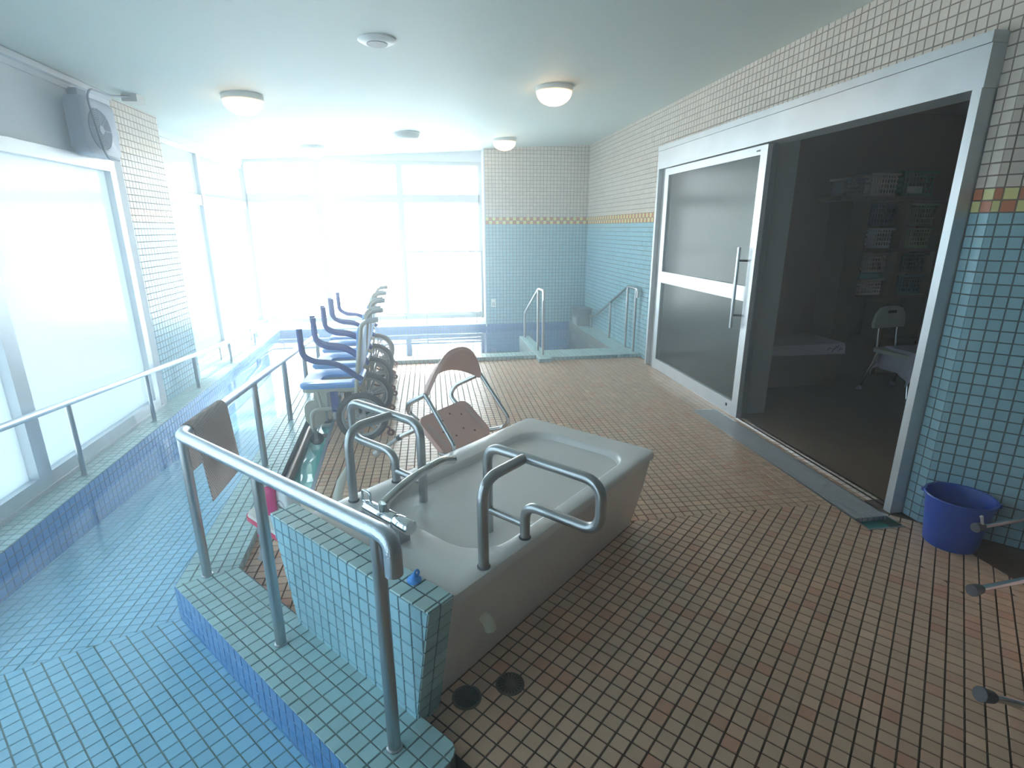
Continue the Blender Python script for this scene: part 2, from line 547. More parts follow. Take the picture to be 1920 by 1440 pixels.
N1c = clip(clip(clip(N1, -1, 0, -GX0), 1, 0, GX1), 0, 1, GY0)
N2 = [W(-0.80, 0.80)[:2], W(-0.80, -0.6)[:2], W(2.4, -0.6)[:2], W(2.4, 0.80)[:2]]
far_regions = [farA, farA2, farA3, farB, farS]
near_regions = [N1a, N1b, N1c, N2]
floor = struct('floor', slab(MB(), far_regions + near_regions, (0, 0, 0), EX, EY, -0.003, -0.25), M_FGROUT)
hid = lambda c, P: inside(c, TUBHIDE)
tiles(floor, (0, 0, 0), EX, EY, near_regions, 0.05, W(-0.836, 1.145)[:2], TH, 0.0047, lambda i, j, c: M_FLOOR, hidden=hid, single=300)
tiles(floor, (0, 0, 0), EX, EY, far_regions, 0.05, (1.563, 2.482), FA, 0.0047, lambda i, j, c: M_FLOOR, hidden=hid, single=0)

# ---- deck between floor and pool
deck_far = [(-1.07, 2.045), (-0.853, 2.142), (deck_in(5.84), 5.84), (deck_out(5.84), 5.84)]
R0 = 0.05
deck_near = [W(-2.236, 0.578)[:2], W(-2.236 + 1.25, 0.567)[:2], W(-0.83, 0.567)[:2], W(-0.83, 0.80 - R0)[:2]]
deck_near += [W(-0.83 - R0 + R0 * cos(a), 0.80 - R0 + R0 * sin(a))[:2] for a in (0.4, 0.8, 1.2, pi / 2)] + [(-0.853, 2.142)]
deck = struct('pool_deck', slab(MB(), [deck_far, deck_near], (0, 0, DECK), EX, EY, -0.003, -0.25), M_DGROUT, 'sea green tiled deck between pool and bath floor')
hidw = lambda c, P: -1.75 < UVof(*c)[0] < -0.99 and UVof(*c)[1] > 0.785
tiles(deck, (0, 0, DECK), EX, EY, [deck_near], 0.0486, W(-1.436, 0.751)[:2], TH, 0.0036, lambda i, j, c: M_DECK, single=300)
tiles(deck, (0, 0, DECK), EX, EY, [deck_far], 0.0486, (-1.07, 2.045), math.atan2(0.0525, 1), 0.0036, lambda i, j, c: M_DECK, single=0)
def facing(parent, p0, p1, z0, z1, m, pitch=0.0486, single=0, joint=0.004):
    """a vertical tiled face from p0 to p1, seen from its right-hand side"""
    d = Vector((p1[0] - p0[0], p1[1] - p0[1], 0)); L = d.length; d.normalize()
    tiles(parent, (p0[0], p0[1], z0), d, EZ, [[(0, 0), (L, 0), (L, z1 - z0), (0, z1 - z0)]], pitch, (0, z1 - z0), 0, joint, lambda i, j, c: m, single=single)
def offs(p0, p1, k):
    d = Vector((p1[0] - p0[0], p1[1] - p0[1])).normalized()
    return (p0[0] + d.y * k, p0[1] - d.x * k), (p1[0] + d.y * k, p1[1] - d.x * k)
a, b = offs(W(-2.236, 0.578)[:2], W(-0.83, 0.567)[:2], 0.003)
facing(deck, a, b, -0.13, DECK - 0.002, M_NOSING, single=60)
a, b = offs((deck_out(5.84), 5.84), (-1.07, 2.045), 0.003)
facing(deck, a, b, -0.30, DECK - 0.002, M_NOSING)
a, b = offs((-0.853, 2.142), (deck_in(TR0), TR0), 0.003)
facing(deck, a, b, 0.0, DECK - 0.002, M_DECK)

# ---- pool floor, sloping deeper towards the far end
def pz(y): return -0.12 - 0.075 * max(0.0, y - 2.2)
pool_near = [(-1.075, 2.05), W(-0.80, 0.567)[:2], W(-0.80, -0.33)[:2], (ledge_in(1.66), 1.66), (ledge_in(1.70), 1.70)]
pool_far = [(-1.075, 2.05), (ledge_in(1.70), 1.70), (ledge_in(6.0), 6.0), (deck_out(6.0), 6.0)]
pn = MB()
slab(pn, [pool_near], (0, 0, -0.12), EX, EY, -0.003, -0.2)
AL = math.atan2(0.35, 0.845)
SLP = 0.075
def to_far(p):
    dx, dy = p[0] + 1.075, p[1] - 2.05
    return (dx * cos(AL) + dy * sin(AL), (-dx * sin(AL) + dy * cos(AL)) * math.sqrt(1 + SLP * SLP))
O_far = (-1.075, 2.05, -0.12)
exf = (cos(AL), sin(AL), 0)
eyf = (-sin(AL), cos(AL), -SLP)
pf_loc = [to_far(p) for p in pool_far]
slab(pn, [pf_loc], O_far, exf, eyf, -0.003, -0.2)
back_pool = [(ledge_in(7) - 0.15, 5.9), (2.15, 5.9), (2.15, 8.05), (ledge_in(7) - 0.15, 8.05)]
slab(pn, [back_pool], (0, 0, -0.42), EX, EY, -0.003, -0.2)
pool_floor = struct('pool_floor', pn, M_PGROUT, 'pale aqua tiled bottom of the pool')
tiles(pool_floor, (0, 0, -0.12), EX, EY, [pool_near], 0.0492, W(-1.888, 0.204)[:2], TH, 0.0032, lambda i, j, c: M_POOLTILE, single=300)
tiles(pool_floor, O_far, exf, eyf, [pf_loc], 0.0492, (0.0, 0.0), math.radians(2.0) - AL, 0.0032, lambda i, j, c: M_POOLTILE, single=0)
tiles(pool_floor, (0, 0, -0.42), EX, EY, [back_pool], 0.0492, (0, 6), 0, 0.0045, lambda i, j, c: M_POOLTILE, single=0)

# ---- water: one sheet over the bent pool
wt = MB()
wp = [W(-0.80, 0.567), W(-2.236, 0.578), (deck_out(5.9), 5.9, 0), (deck_out(5.9), 6.02, 0), (2.16, 6.02, 0), (2.16, 8.0, 0), (-2.12, 8.0, 0), (ledge_in(2.0), 2.0, 0), (ledge_in(1.66), 1.66, 0), W(-0.80, -0.33)]
wt.add([(p[0], p[1], WATER) for p in wp], [tuple(range(len(wp)))])
water = obj('pool_water', wt, M_WATER)
water['kind'] = 'stuff'
tag(water, 'still clear water reflecting the windows in the long bent pool', 'water')

# ---- ledge under the left windows and along the back
yl0, yl1 = 1.66, 8.0
ledge_l = [(ledge_in(1.66), 1.66), (ledge_in(yl1), yl1), (-2.5, yl1), (-2.5, 5.40), (-2.21, 5.40), (-2.16, 1.60)]
l1 = [(ledge_in(1.66), 1.66), (ledge_in(5.4), 5.4), (-2.21, 5.40), (-2.16, 1.60)]
l2 = [(ledge_in(5.4), 5.4), (ledge_in(yl1), yl1), (-2.5, yl1), (-2.5, 5.40)]
l3 = [(-2.5, 8.0), (0.87, 8.0), (0.87, 8.36), (-2.5, 8.36)]
l5 = [(0.87, 8.0), (2.5, 8.0), (2.5, 8.36), (0.87, 8.36)]  # unseen extension under the back wall, added to block stray sunlight
l4 = [W(-2.46, -0.33)[:2], W(-0.8, -0.33)[:2], W(-0.8, -0.55)[:2], W(-2.56, -0.55)[:2]]
ledge = struct('pool_ledge', slab(MB(), [l1, l2, l3, l4, l5], (0, 0, DECK), EX, EY, -0.003, -0.5), M_DGROUT, 'narrow tiled ledge under the windows')
tiles(ledge, (0, 0, DECK), EX, EY, [l1], 0.0486, (ledge_in(1.66), 1.66), math.radians(1.8), 0.004, lambda i, j, c: M_DECK, single=120)
tiles(ledge, (0, 0, DECK), EX, EY, [l2, l3], 0.0486, (ledge_in(1.66), 1.66), 0.0, 0.004, lambda i, j, c: M_DECK, single=0)
a, b = offs((ledge_in(1.66), 1.66), (ledge_in(8.0), 8.0), 0.003)
facing(ledge, a, b, -0.4, DECK - 0.002, M_NOSING)
a, b = offs((ledge_in(8.0), 8.0), (2.15, 8.0), 0.003)
facing(ledge, a, b, -0.4, DECK - 0.002, M_NOSING)

# ---- kerb in front of the back bath, its divider and the right-hand ledge
kerb_regs = [[(deck_in(5.83) - 0.05, 5.83), (1.19, 5.83), (1.19, 6.02), (deck_out(6.02), 6.02)],
             [(1.19, 5.64), (1.33, 5.64), (1.33, 6.97), (1.19, 6.97)],
             [(1.33, 5.71), (2.39, 5.71), (2.39, 6.07), (1.33, 6.07)],
             [(2.15, 6.07), (2.39, 6.07), (2.39, 8.0), (2.15, 8.0)]]
kerb = struct('pool_kerb', slab(MB(), kerb_regs, (0, 0, DECK), EX, EY, -0.003, -0.45), M_DGROUT, 'low tiled kerb around the back bath')
tiles(kerb, (0, 0, DECK), EX, EY, kerb_regs, 0.0486, (0, 5.83), 0, 0.004, lambda i, j, c: M_DECK, single=0)
for p0, p1 in (((deck_in(5.83), 5.83), (1.19, 5.83)), ((1.19, 5.83), (1.19, 5.64)), ((1.19, 5.64), (1.33, 5.64)), ((1.33, 5.64), (1.33, 5.71)), ((1.33, 5.71), (2.39, 5.71))):
    a, b = offs(p0, p1, 0.003)
    facing(kerb, a, b, 0.0, DECK - 0.002, M_BLUE)

# ---- overflow channel between deck and floor
ch = MB()
y0, y1 = TR0, 5.83
chp = [(deck_in(y0), y0), (trench_r(y0), y0), (trench_r(y1), y1), (deck_in(y1), y1)]
ch.hexa(chp, -0.25, -0.045)
channel = struct('overflow_channel', ch, M_TEAL, 'teal lined overflow channel beside the deck')
cw = MB(); cw.add([(p[0], p[1], -0.018) for p in chp], [(0, 1, 2, 3)])
cw = obj('channel_water', cw, M_WATER2); cw['kind'] = 'stuff'
tag(cw, 'rippled water lying in the teal overflow channel', 'water')
ce = MB()
ce.hexa([(trench_r(y0) - 0.022, y0), (trench_r(y0), y0), (trench_r(y1), y1), (trench_r(y1) - 0.022, y1)], -0.045, 0.001)
ce.hexa([(deck_in(y0), y0 - 0.02), (trench_r(y0), y0 - 0.02), (trench_r(y0), y0), (deck_in(y0), y0)], -0.045, 0.001)
obj('channel_edge', ce, mat('grey_blue_edge', srgb(108, 122, 138), 0.5), channel)

# ---- right wall, tiled, around the sliding door
ZB = 1.487
def wall_col(i, j, zc, n):
    if zc < ZB: return M_BLUE
    if zc < ZB + 0.1:
        top = zc > ZB + 0.05
        return M_ORANGE if (n + (1 if top else 0)) % 2 == 0 else M_YELLOW
    return M_CREAM
def tiled_wall(name, O, ex, rects, label, ox=0.0, single=0, hidden=None, thick=0.12):
    """rects are (a0, a1, z0, z1) on the wall; the wall stands on O along ex and faces ex x ez"""
    regs = [[(a0, z0), (a1, z0), (a1, z1), (a0, z1)] for a0, a1, z0, z1 in rects]
    low = []; high = []
    for r in regs:
        l = clip(r, 0, 1, ZB); h_ = clip(r, 0, -1, -ZB)
        if len(l) > 2: low.append(l)
        if len(h_) > 2: high.append(h_)
    mb = MB()
    if low: slab(mb, low, O, ex, EZ, -0.002, -thick)
    w = struct(name, mb, M_WGROUT, label)
    if high:
        hb = slab(MB(), high, O, ex, EZ, -0.002, -thick)
        obj('upper_wall', hb, M_CGROUT, w)
    tiles(w, O, ex, EZ, regs, 0.05, (ox, ZB), 0, 0.0042, lambda i, j, c: wall_col(i, j, c[1], i), h=0.003, single=single, hidden=hidden)
    return w
ZC = ceil_z(XR) + 0.01
# along -Y so that the wall faces -X
tiled_wall('wall_right', (XR, YB, 0), (0, -1, 0), [(0, YB - 5.40, 0.0, ZC), (YB - 5.40, YB - 2.05, 2.19, ZC), (YB - 2.14, YB - 2.05, 0, 2.19)],
           'right wall of blue and cream tiles around the sliding door', 0.0, single=300)
c0 = (XR, 2.05)
tiled_wall('wall_near_right', (c0[0], c0[1], 0), (UX, UY, 0), [(0, 2.4, 0.0, 2.75)], 'near right wall of blue and cream tiles beyond the door', 0.028, single=300)
tiled_wall('wall_back', (0.87, YB, 0), (1, 0, 0), [(0, XR - 0.87, DECK, ZC)], 'back wall of blue and cream tiles beside the windows', 0.0, single=0)
rv = MB(); rv.box(0.85, 0.87, YB - 0.004, 8.42, 0.0, 2.6)
struct('wall_back_return', rv, M_PAINT)
# pillar on the left
tiled_wall('wall_left_pillar', (-2.197, 4.62, 0), (-0.0115, 0.78, 0), [(0, 0.78, DECK, 2.36)], 'tiled pillar between the left windows', 0.0, single=200)
pr = MB(); pr.box(-2.5, -2.25, 4.61, 5.39, 0.0, 2.4)
struct('wall_left_pillar_core', pr, M_WGROUT)

# ---- ceiling
cb = MB()
x0, x1, yy0, yy1 = -3.2, XR + 0.15, -2.5, 8.42
lo = [(x0, yy0, ceil_z(x0)), (x1, yy0, ceil_z(x1)), (x1, yy1, ceil_z(x1)), (x0, yy1, ceil_z(x0))]
cb.loft([lo, [(p[0], p[1], p[2] + 0.15) for p in lo]])
e1 = W(2.6, 3.3); e2 = W(-0.2, 3.3); e3 = W(2.6, -1.0)
lo2 = [(x1, yy0, ceil_z(x1)), (4.6, yy0, ceil_z(x1)), (4.6, 2.3, ceil_z(x1)), (x1, 2.3, ceil_z(x1))]
cb.loft([lo2, [(p[0], p[1], p[2] + 0.15) for p in lo2]])
struct('ceiling', cb, M_CEIL)

fc_ = MB(); fc_.box(2.386, 2.62, 8.003, 8.40, -0.3, 2.7); fc_.box(2.394, 2.52, 5.42, 8.1, -0.3, 0.02)  # unseen filler boxes added to stop light leaking in at corner and wall base
struct('wall_leak_filler', fc_, M_WGROUT)
# ---- walls behind the viewer
wb = MB(); wb.uvbox(2.4, 2.5, -0.8, 3.3, -0.1, 2.8)
struct('wall_near_end', wb, mat('greyish_cream_paint', srgb(150, 146, 138), 0.7))  # one even greyish cream colour
wl = MB(); wl.uvbox(-0.7, 2.5, -0.75, -0.62, -0.1, 2.7)
struct('wall_near_left', wl, mat('greyish_cream_paint', srgb(150, 146, 138), 0.7))
ol = MB(); ol.uvbox(-0.80, -0.70, -0.62, 0.567, -0.2, 0.04)
struct('trim_1', ol, M_DECK, 'tiled step at the near end of the pool')

# ================================================================== WINDOWS
def window(name, O, ex, w, z0, z1, mull, trans, fr=0.05, depth=0.07, side_panes=True, label=None, pane_m=None):
    """aluminium window; O at floor under its left end; mull: positions of mullions; trans: heights of transoms"""
    O = Vector(O); ex = Vector(ex).normalized(); n = ex.cross(Vector(EZ))
    root = thing(name, label or 'aluminium framed frosted window', 'window', O)
    del root['category']
    root['kind'] = 'structure'
    def bar(a0, a1, b0, b1, nm, m=M_ALU, d0=-depth / 2, d1=depth / 2):
        vs = []
        for d in (d0, d1):
            for aa, bb in ((a0, b0), (a1, b0), (a1, b1), (a0, b1)):
                vs.append(tuple(ex * aa + Vector(EZ) * bb + n * d))
        mb = MB(); mb.loft([vs[:4], vs[4:]])
        return obj0(nm, mb, m, root)
    bar(0, w, z1 - fr, z1, 'window_head')
    bar(0, w, z0, z0 + fr, 'window_sill')
    xs = [0.0] + list(mull) + [w]
    for k, x in enumerate(xs):
        if k == 0: bar(0, fr, z0 + fr, z1 - fr, 'stile')
        elif k == len(xs) - 1: bar(w - fr, w, z0 + fr, z1 - fr, 'stile')
        else: bar(x - fr * 0.7, x + fr * 0.7, z0 + fr, z1 - fr, 'mullion', d0=-depth * 0.6, d1=depth * 0.6)
    zs = [z0] + list(trans) + [z1]
    for z in trans: 
        for k in range(len(xs) - 1):
            bar(xs[k] + fr * 0.7, xs[k + 1] - fr * 0.7, z - fr * 0.9, z + fr * 0.9, 'transom')
    for k in range(len(xs) - 1):
        for j in range(len(zs) - 1):
            bar(xs[k] + 0.03, xs[k + 1] - 0.03, zs[j] + 0.03, zs[j + 1] - 0.03, 'pane', pane_m or M_FROST, -0.004, 0.004)
    return root
# back: three bays at Y = 8.3
window('window_1', (-2.45, 8.3, 0), (1, 0, 0), 3.31, 0.10, 2.36, [1.0, 2.13], [1.85], fr=0.06, label='wide back window with three bays of frosted glass')
bh = MB(); bh.hexa([(-2.6, 8.25), (0.9, 8.25), (0.9, 8.36), (-2.6, 8.36)], 2.35, 2.62)
struct('wall_back_head', bh, M_PAINT)
# far left, beyond the pillar
window('window_2', (-2.45, 5.36, 0), (0, 1, 0), 2.94, 0.10, 2.28, [1.38], [1.74], fr=0.06, label='left window with two bays beyond the tiled pillar')
fh = MB(); fh.box(-2.52, -2.40, 5.36, 8.36, 2.27, 2.5)
struct('wall_left_head', fh, M_PAINT)
# near left: big panes, header panel above
nl = math.atan2(0.0315, 1)
window('window_3', (-2.125, 1.62, 0), (-0.0315, 1, 0), 2.88, 0.06, 1.90, [1.42], [], fr=0.075, depth=0.09, label='near left window of two large frosted panes')
hp = MB(); hp.hexa([(-2.10, 1.60), (-2.10 - 0.0315 * 3.02, 4.62), (-2.26 - 0.0315 * 3.02, 4.62), (-2.26, 1.60)], 1.90, 2.45)
struct('wall_left_panel', hp, M_PAINT)
ps = MB(); ps.hexa([(-2.185, 4.47), (-2.185, 4.625), (-2.35, 4.625), (-2.35, 4.47)], 0.04, 2.36)
struct('trim_2', ps, M_PAINT, 'white post between window and tiled pillar')
si = MB(); si.hexa([(-2.075, 1.60), (-2.075 - 0.0315 * 2.95, 4.55), (-2.16 - 0.0315 * 2.95, 4.55), (-2.16, 1.60)], 0.04, 0.062)
struct('trim_3', si, M_ALU, 'bright metal sill strip under the near left window')
cr = MB()
for k, (dx, z_) in enumerate(((0.0, 2.325), (0.03, 2.29))):
    cr.hexa([(-2.06 - dx, 1.6), (-2.06 - dx - 0.0315 * 3.0, 4.6), (-2.11 - 0.0315 * 3.0, 4.6), (-2.11, 1.6)], z_ - 0.012, z_ + 0.022)
struct('trim_4', cr, M_PAINT, 'white double cornice above the near left window')
# near wing, out of the photo's left edge
window('window_4', W(-2.56, -0.62), (UX, UY, 0), 1.75, 0.06, 1.90, [0.85], [], fr=0.075, depth=0.09, label='near wing window beside the pool')
hq = MB(); hq.uvbox(-2.60, -0.7, -0.74, -0.55, 1.90, 2.6)
struct('wall_near_panel', hq, M_PAINT)

# ================================================================== SLIDING DOOR
FX = 2.32
d1 = thing('door_1', 'wide aluminium sliding door standing half open with fogged glass panes', 'door', (FX, 3.7, 0))
del d1['category']; d1['kind'] = 'structure'
def dbox(nm, x0, x1, y0, y1, z0, z1, m=M_ALU):
    mb = MB(); mb.box(x0, x1, y0, y1, z0, z1)
    return obj(nm, mb, m, d1)
dbox('header', FX, XR + 0.10, 2.14, 5.41, 1.985, 2.15)
dbox('header_cap', FX - 0.006, XR + 0.10, 2.14, 5.41, 2.152, 2.195)
dbox('jamb', FX, XR + 0.12, 2.145, 2.187, 0.0, 1.985)
dbox('jamb', FX + 0.0, XR + 0.005, 5.375, 5.41, 0.0, 1.985)
dbox('pocket_strip', FX + 0.045, XR + 0.005, 5.25, 5.375, 0.0, 1.985, M_GREYP)
DX0, DX1 = FX + 0.012, FX + 0.047
dbox('stile', DX0, DX1, 5.165, 5.245, 0.0, 1.975)
dbox('stile', DX0, DX1, 3.615, 3.695, 0.0, 1.975)
dbox('rail', DX0, DX1, 3.695, 5.165, 1.915, 1.975)
dbox('rail', DX0, DX1, 3.695, 5.165, 0.90, 1.01)
dbox('rail', DX0, DX1, 3.695, 5.165, 0.005, 0.112)
dbox('pane', DX0 + 0.013, DX0 + 0.019, 3.69, 5.17, 1.005, 1.92, M_DOORGLASS)
dbox('pane', DX0 + 0.013, DX0 + 0.019, 3.69, 5.17, 0.108, 0.905, M_DOORGLASS)
dbox('edge_seal', DX1, DX1 + 0.035, 3.60, 3.64, 0.0, 1.975, M_ALUDARK)
dbox('floor_track', FX + 0.015, FX + 0.03, 2.187, 5.375, 0.0, 0.008, M_CHROME)
dbox('floor_track', FX + 0.055, FX + 0.07, 2.187, 5.375, 0.0, 0.008, M_CHROME)
for sx, xx in ((-1, DX0 - 0.05), (1, DX1 + 0.06)):
    hb = MB(); hb.tube([(xx, 3.745, 0.69), (xx, 3.745, 1.29)], 0.013, 14)
    h = obj('handle', hb, M_TUBE, d1, True)
    for z in (0.79, 1.195):
        st = MB(); st.tube([(xx, 3.745, z), (DX0 if sx < 0 else DX1, 3.70, z)], 0.008, 10)
        obj('standoff', st, M_ALUDARK, h, True)
lk = MB(); lk.lathe((DX0 - 0.003, 3.765, 0.066), [(0.013, 0), (0.013, 0.008)], 16, (1, 0, 0)); obj('lock_plug', lk, M_BLACK, d1)
lb = MB(); lb.box(DX0 - 0.001, DX0, 3.70, 3.745, 1.938, 1.948); obj('maker_plate', lb, M_BLACK, d1)

# wall of the door pocket on the dressing-room side, seen tiled through the fogged glass
tiled_wall('wall_door_backing', (XR + 0.03, 5.40, 0), (0, -1, 0), [(0, 1.60, 0.0, 2.0)], 'tiled wall seen through the glass of the sliding door', 0.0, single=0, thick=0.05)

# ================================================================== DRESSING ROOM beyond the door
def rbox(nm, x0, x1, y0, y1, z0, z1, m):
    mb = MB(); mb.box(x0, x1, y0, y1, z0, z1)
    return struct(nm, mb, m)
mb_ = MB(); mb_.hexa([(XR + 0.005, 2.10), (2.5, 2.08), (3.45, 1.1), (6.2, 1.1), (6.2, 5.2), (XR + 0.005, 5.2)], -0.15, 0.0); struct('floor_dressing', mb_, M_RFLOOR)
rbox('ceiling_dressing', XR + 0.12, 6.2, 1.2, 5.2, 2.45, 2.6, M_RWALL)
rbox('wall_dressing_back', 2.5, 6.2, 4.86, 5.0, 0, 2.5, M_RWALL)
rbox('wall_dressing_far', 5.6, 5.75, 1.2, 5.0, 0, 2.5, M_RWALL)
rbox('wall_dressing_near', 3.42, 6.2, 1.15, 1.3, 0, 2.5, M_RWALL)
rbox('wall_dressing_left', 2.47, 2.63, 3.70, 4.9, 0, 2.45, M_RWALL2)
rbox('wall_dressing_pocket', XR + 0.08, 2.47, 3.70, 5.45, 0, 2.45, M_RWALL2)
rbox('wall_dressing_lintel', XR + 0.13, XR + 0.20, 1.9, 5.45, 2.19, 2.6, M_RWALL2)

bn = thing('bench', 'low brown laminate bench against the terracotta wall', 'bench', (3.3, 4.58, 0))
m_ = MB(); m_.box(2.63, 3.80, 4.31, 4.86, 0.36, 0.395); obj('seat', m_, M_WOOD, bn)
m_ = MB(); m_.box(2.63, 3.78, 4.33, 4.35, 0.0, 0.36); obj('front_panel', m_, M_WOOD, bn)
m_ = MB(); m_.box(3.76, 3.78, 4.35, 4.86, 0.0, 0.36); obj('side_panel', m_, M_WOOD, bn)
def cloth(profile, along, n=14, wob=0.006, th=0.006, seed=1):
    """thick cloth: 2-D profile points (a, z) swept along a line from along[0] to along[1]; profile axis is across"""
    rnd = random.Random(seed)
    A, B, ax = Vector(along[0]), Vector(along[1]), Vector(along[2]).normalized()
    mb = MB(); loops = []
    ph = [rnd.random() * 6 for _ in profile]
    for k in range(n + 1):
        t = k / n
        base = A.lerp(B, t)
        up = []; dn = []
        for i, (p, z) in enumerate(profile):
            w_ = wob * sin(7 * t * pi + ph[i]) * (i / len(profile))
            up.append(base + ax * (p + w_) + Vector((0, 0, z)))
        m = len(up)
        lp = []
        for i in range(m):
            a = up[max(i - 1, 0)]; b = up[min(i + 1, m - 1)]
            tg = (b - a).normalized(); nn = tg.cross(A - B).normalized()
            dn.append(up[i] + nn * th)
        lp = [tuple(p) for p in up] + [tuple(p) for p in dn[::-1]]
        loops.append(lp)
    mb.loft(loops)
    return mb
tw = cloth([(0.52, 0.40), (0.3, 0.404), (0.05, 0.404), (0.0, 0.40), (-0.012, 0.37), (-0.016, 0.33), (-0.018, 0.305)], ((2.64, 4.31, 0), (3.79, 4.31, 0), (0, 1, 0)), 20, 0.004, 0.007, 3)
t_ = obj('bench_towel', tw, M_TOWEL, None, True)
tag(t_, 'pale lilac towel spread over the low dressing room bench', 'towel')
pm = MB()
for k in range(7):
    x = 3.60 + 0.022 * k
    pm.tube([(x, 4.283, 0.345 + 0.02 * sin(k * 2.1)), (x + 0.02, 4.283, 0.375 - 0.018 * sin(k * 1.3))], 0.0025, 6)
obj('printed_leaf_motif', pm, M_NAVY, t_)

cb_ = thing('shelf_cabinet', 'tall brown open shelf cabinet with laundry baskets beside the bench', 'cabinet', (4.4, 4.7, 0))
for nm, b_ in (('side_panel', (3.86, 4.05, 4.58, 4.86, 0, 1.69)), ('divider', (4.42, 4.47, 4.58, 4.86, 0, 1.66)), ('side_panel', (4.83, 4.90, 4.58, 4.86, 0, 1.69)),
               ('top_panel', (3.70, 5.0, 4.54, 4.86, 1.66, 1.70)), ('shelf', (4.05, 4.42, 4.58, 4.86, 1.205, 1.235)), ('shelf', (4.47, 4.83, 4.58, 4.86, 1.205, 1.235)),
               ('shelf', (4.05, 4.42, 4.58, 4.86, 0.765, 0.795)), ('shelf', (4.47, 4.83, 4.58, 4.86, 0.765, 0.795)),
               ('shelf', (4.05, 4.42, 4.58, 4.86, 0.33, 0.36)), ('shelf', (4.47, 4.83, 4.58, 4.86, 0.33, 0.36)), ('back_panel', (4.05, 4.83, 4.845, 4.858, 0, 1.66)), ('base_panel', (4.05, 4.83, 4.60, 4.62, 0, 0.33))):
    m_ = MB(); m_.box(*b_); obj(nm, m_, M_WOOD, cb_)
def basket(x0, x1, z0, z1, col, label, yf=4.60):
    """slatted plastic basket, wider at the rim"""
    t = 0.02
    root = thing('laundry_basket', label, 'basket', ((x0 + x1) / 2, yf + 0.11, z0), 'laundry baskets on the shelves')
    m = mat('basket_' + '_'.join(str(c) for c in col), srgb(*col), 0.5)
    xm0, xm1 = x0 + t, x1 - t
    yb0, yb1 = yf + 0.015, yf + 0.20
    bt = MB(); bt.box(xm0, xm1, yb0, yb1, z0, z0 + 0.01); obj('base', bt, m, root)
    rm = MB()
    for (a0, a1, b0, b1) in ((x0, x1, yf, yf + 0.012), (x0, x1, yf + 0.21, yf + 0.222), (x0, x0 + 0.012, yf, yf + 0.222), (x1 - 0.012, x1, yf, yf + 0.222)):
        rm.box(a0, a1, b0, b1, z1 - 0.02, z1)
    obj('rim', rm, m, root)
    n = 9
    h = z1 - 0.02 - z0
    lat = MB()
    for k in range(n):
        f = (k + 0.25) / n
        lat.hexa([(xm0 + (xm1 - xm0) * f, yb0), (xm0 + (xm1 - xm0) * (f + 0.055), yb0), (xm0 + (xm1 - xm0) * (f + 0.055), yb0 + 0.006), (xm0 + (xm1 - xm0) * f, yb0 + 0.006)], z0, z1 - 0.015)
    for k in range(4):
        z = z0 + h * (k + 0.5) / 4
        lat.box(xm0 - 0.004, xm1 + 0.004, yb0 - 0.001, yb0 + 0.006, z - 0.008, z + 0.006)
        lat.box(xm0 - 0.004, xm0 + 0.004, yb0, yb1, z - 0.008, z + 0.006)
        lat.box(xm1 - 0.004, xm1 + 0.004, yb0, yb1, z - 0.008, z + 0.006)
    obj('lattice', lat, m, root)
    bk = MB(); bk.box(xm0, xm1, yb1 - 0.004, yb1, z0, z1 - 0.02); obj('back', bk, m, root)
    return root
basket(3.78, 4.00, 1.702, 1.86, (150, 146, 156), 'grey lidded basket at the left end of the cabinet top')
basket(4.02, 4.33, 1.702, 1.90, (206, 192, 182), 'pale basket in the middle of the cabinet top')
bg_ = basket(4.35, 4.72, 1.702, 1.92, (52, 96, 74), 'green basket with a white tag on the cabinet top')
m_ = MB(); m_.box(4.42, 4.58, 4.606, 4.611, 1.73, 1.79); obj('tag', m_, M_WHITE, bg_)
basket(4.07, 4.37, 1.44, 1.64, (72, 76, 96), 'dark blue grey basket, topmost in the left shelf column')
basket(4.08, 4.37, 1.237, 1.42, (176, 176, 186), 'light grey basket under the dark one in the left column')
basket(4.08, 4.37, 1.01, 1.19, (168, 148, 138), 'beige basket, upper one on the middle left shelf')
basket(4.09, 4.36, 0.797, 0.95, (196, 182, 172), 'pale basket with a teal cloth on the middle left shelf')
basket(4.49, 4.79, 1.44, 1.64, (112, 124, 76), 'olive green basket, topmost in the right shelf column')
basket(4.49, 4.79, 1.237, 1.42, (122, 136, 84), 'olive green basket under its twin in the right column')
basket(4.50, 4.79, 1.01, 1.19, (44, 60, 60), 'black green basket on the middle right shelf')
basket(4.50, 4.79, 0.797, 0.98, (64, 96, 90), 'dark teal basket, lowest in the right shelf column')
m_ = MB(); m_.box(4.11, 4.34, 4.64, 4.78, 0.951, 1.0)
tag(obj('folded_cloth', m_, mat('teal_cloth', srgb(60, 130, 130), 0.9)), 'folded teal cloth lying on a pale basket in the left column', 'cloth')

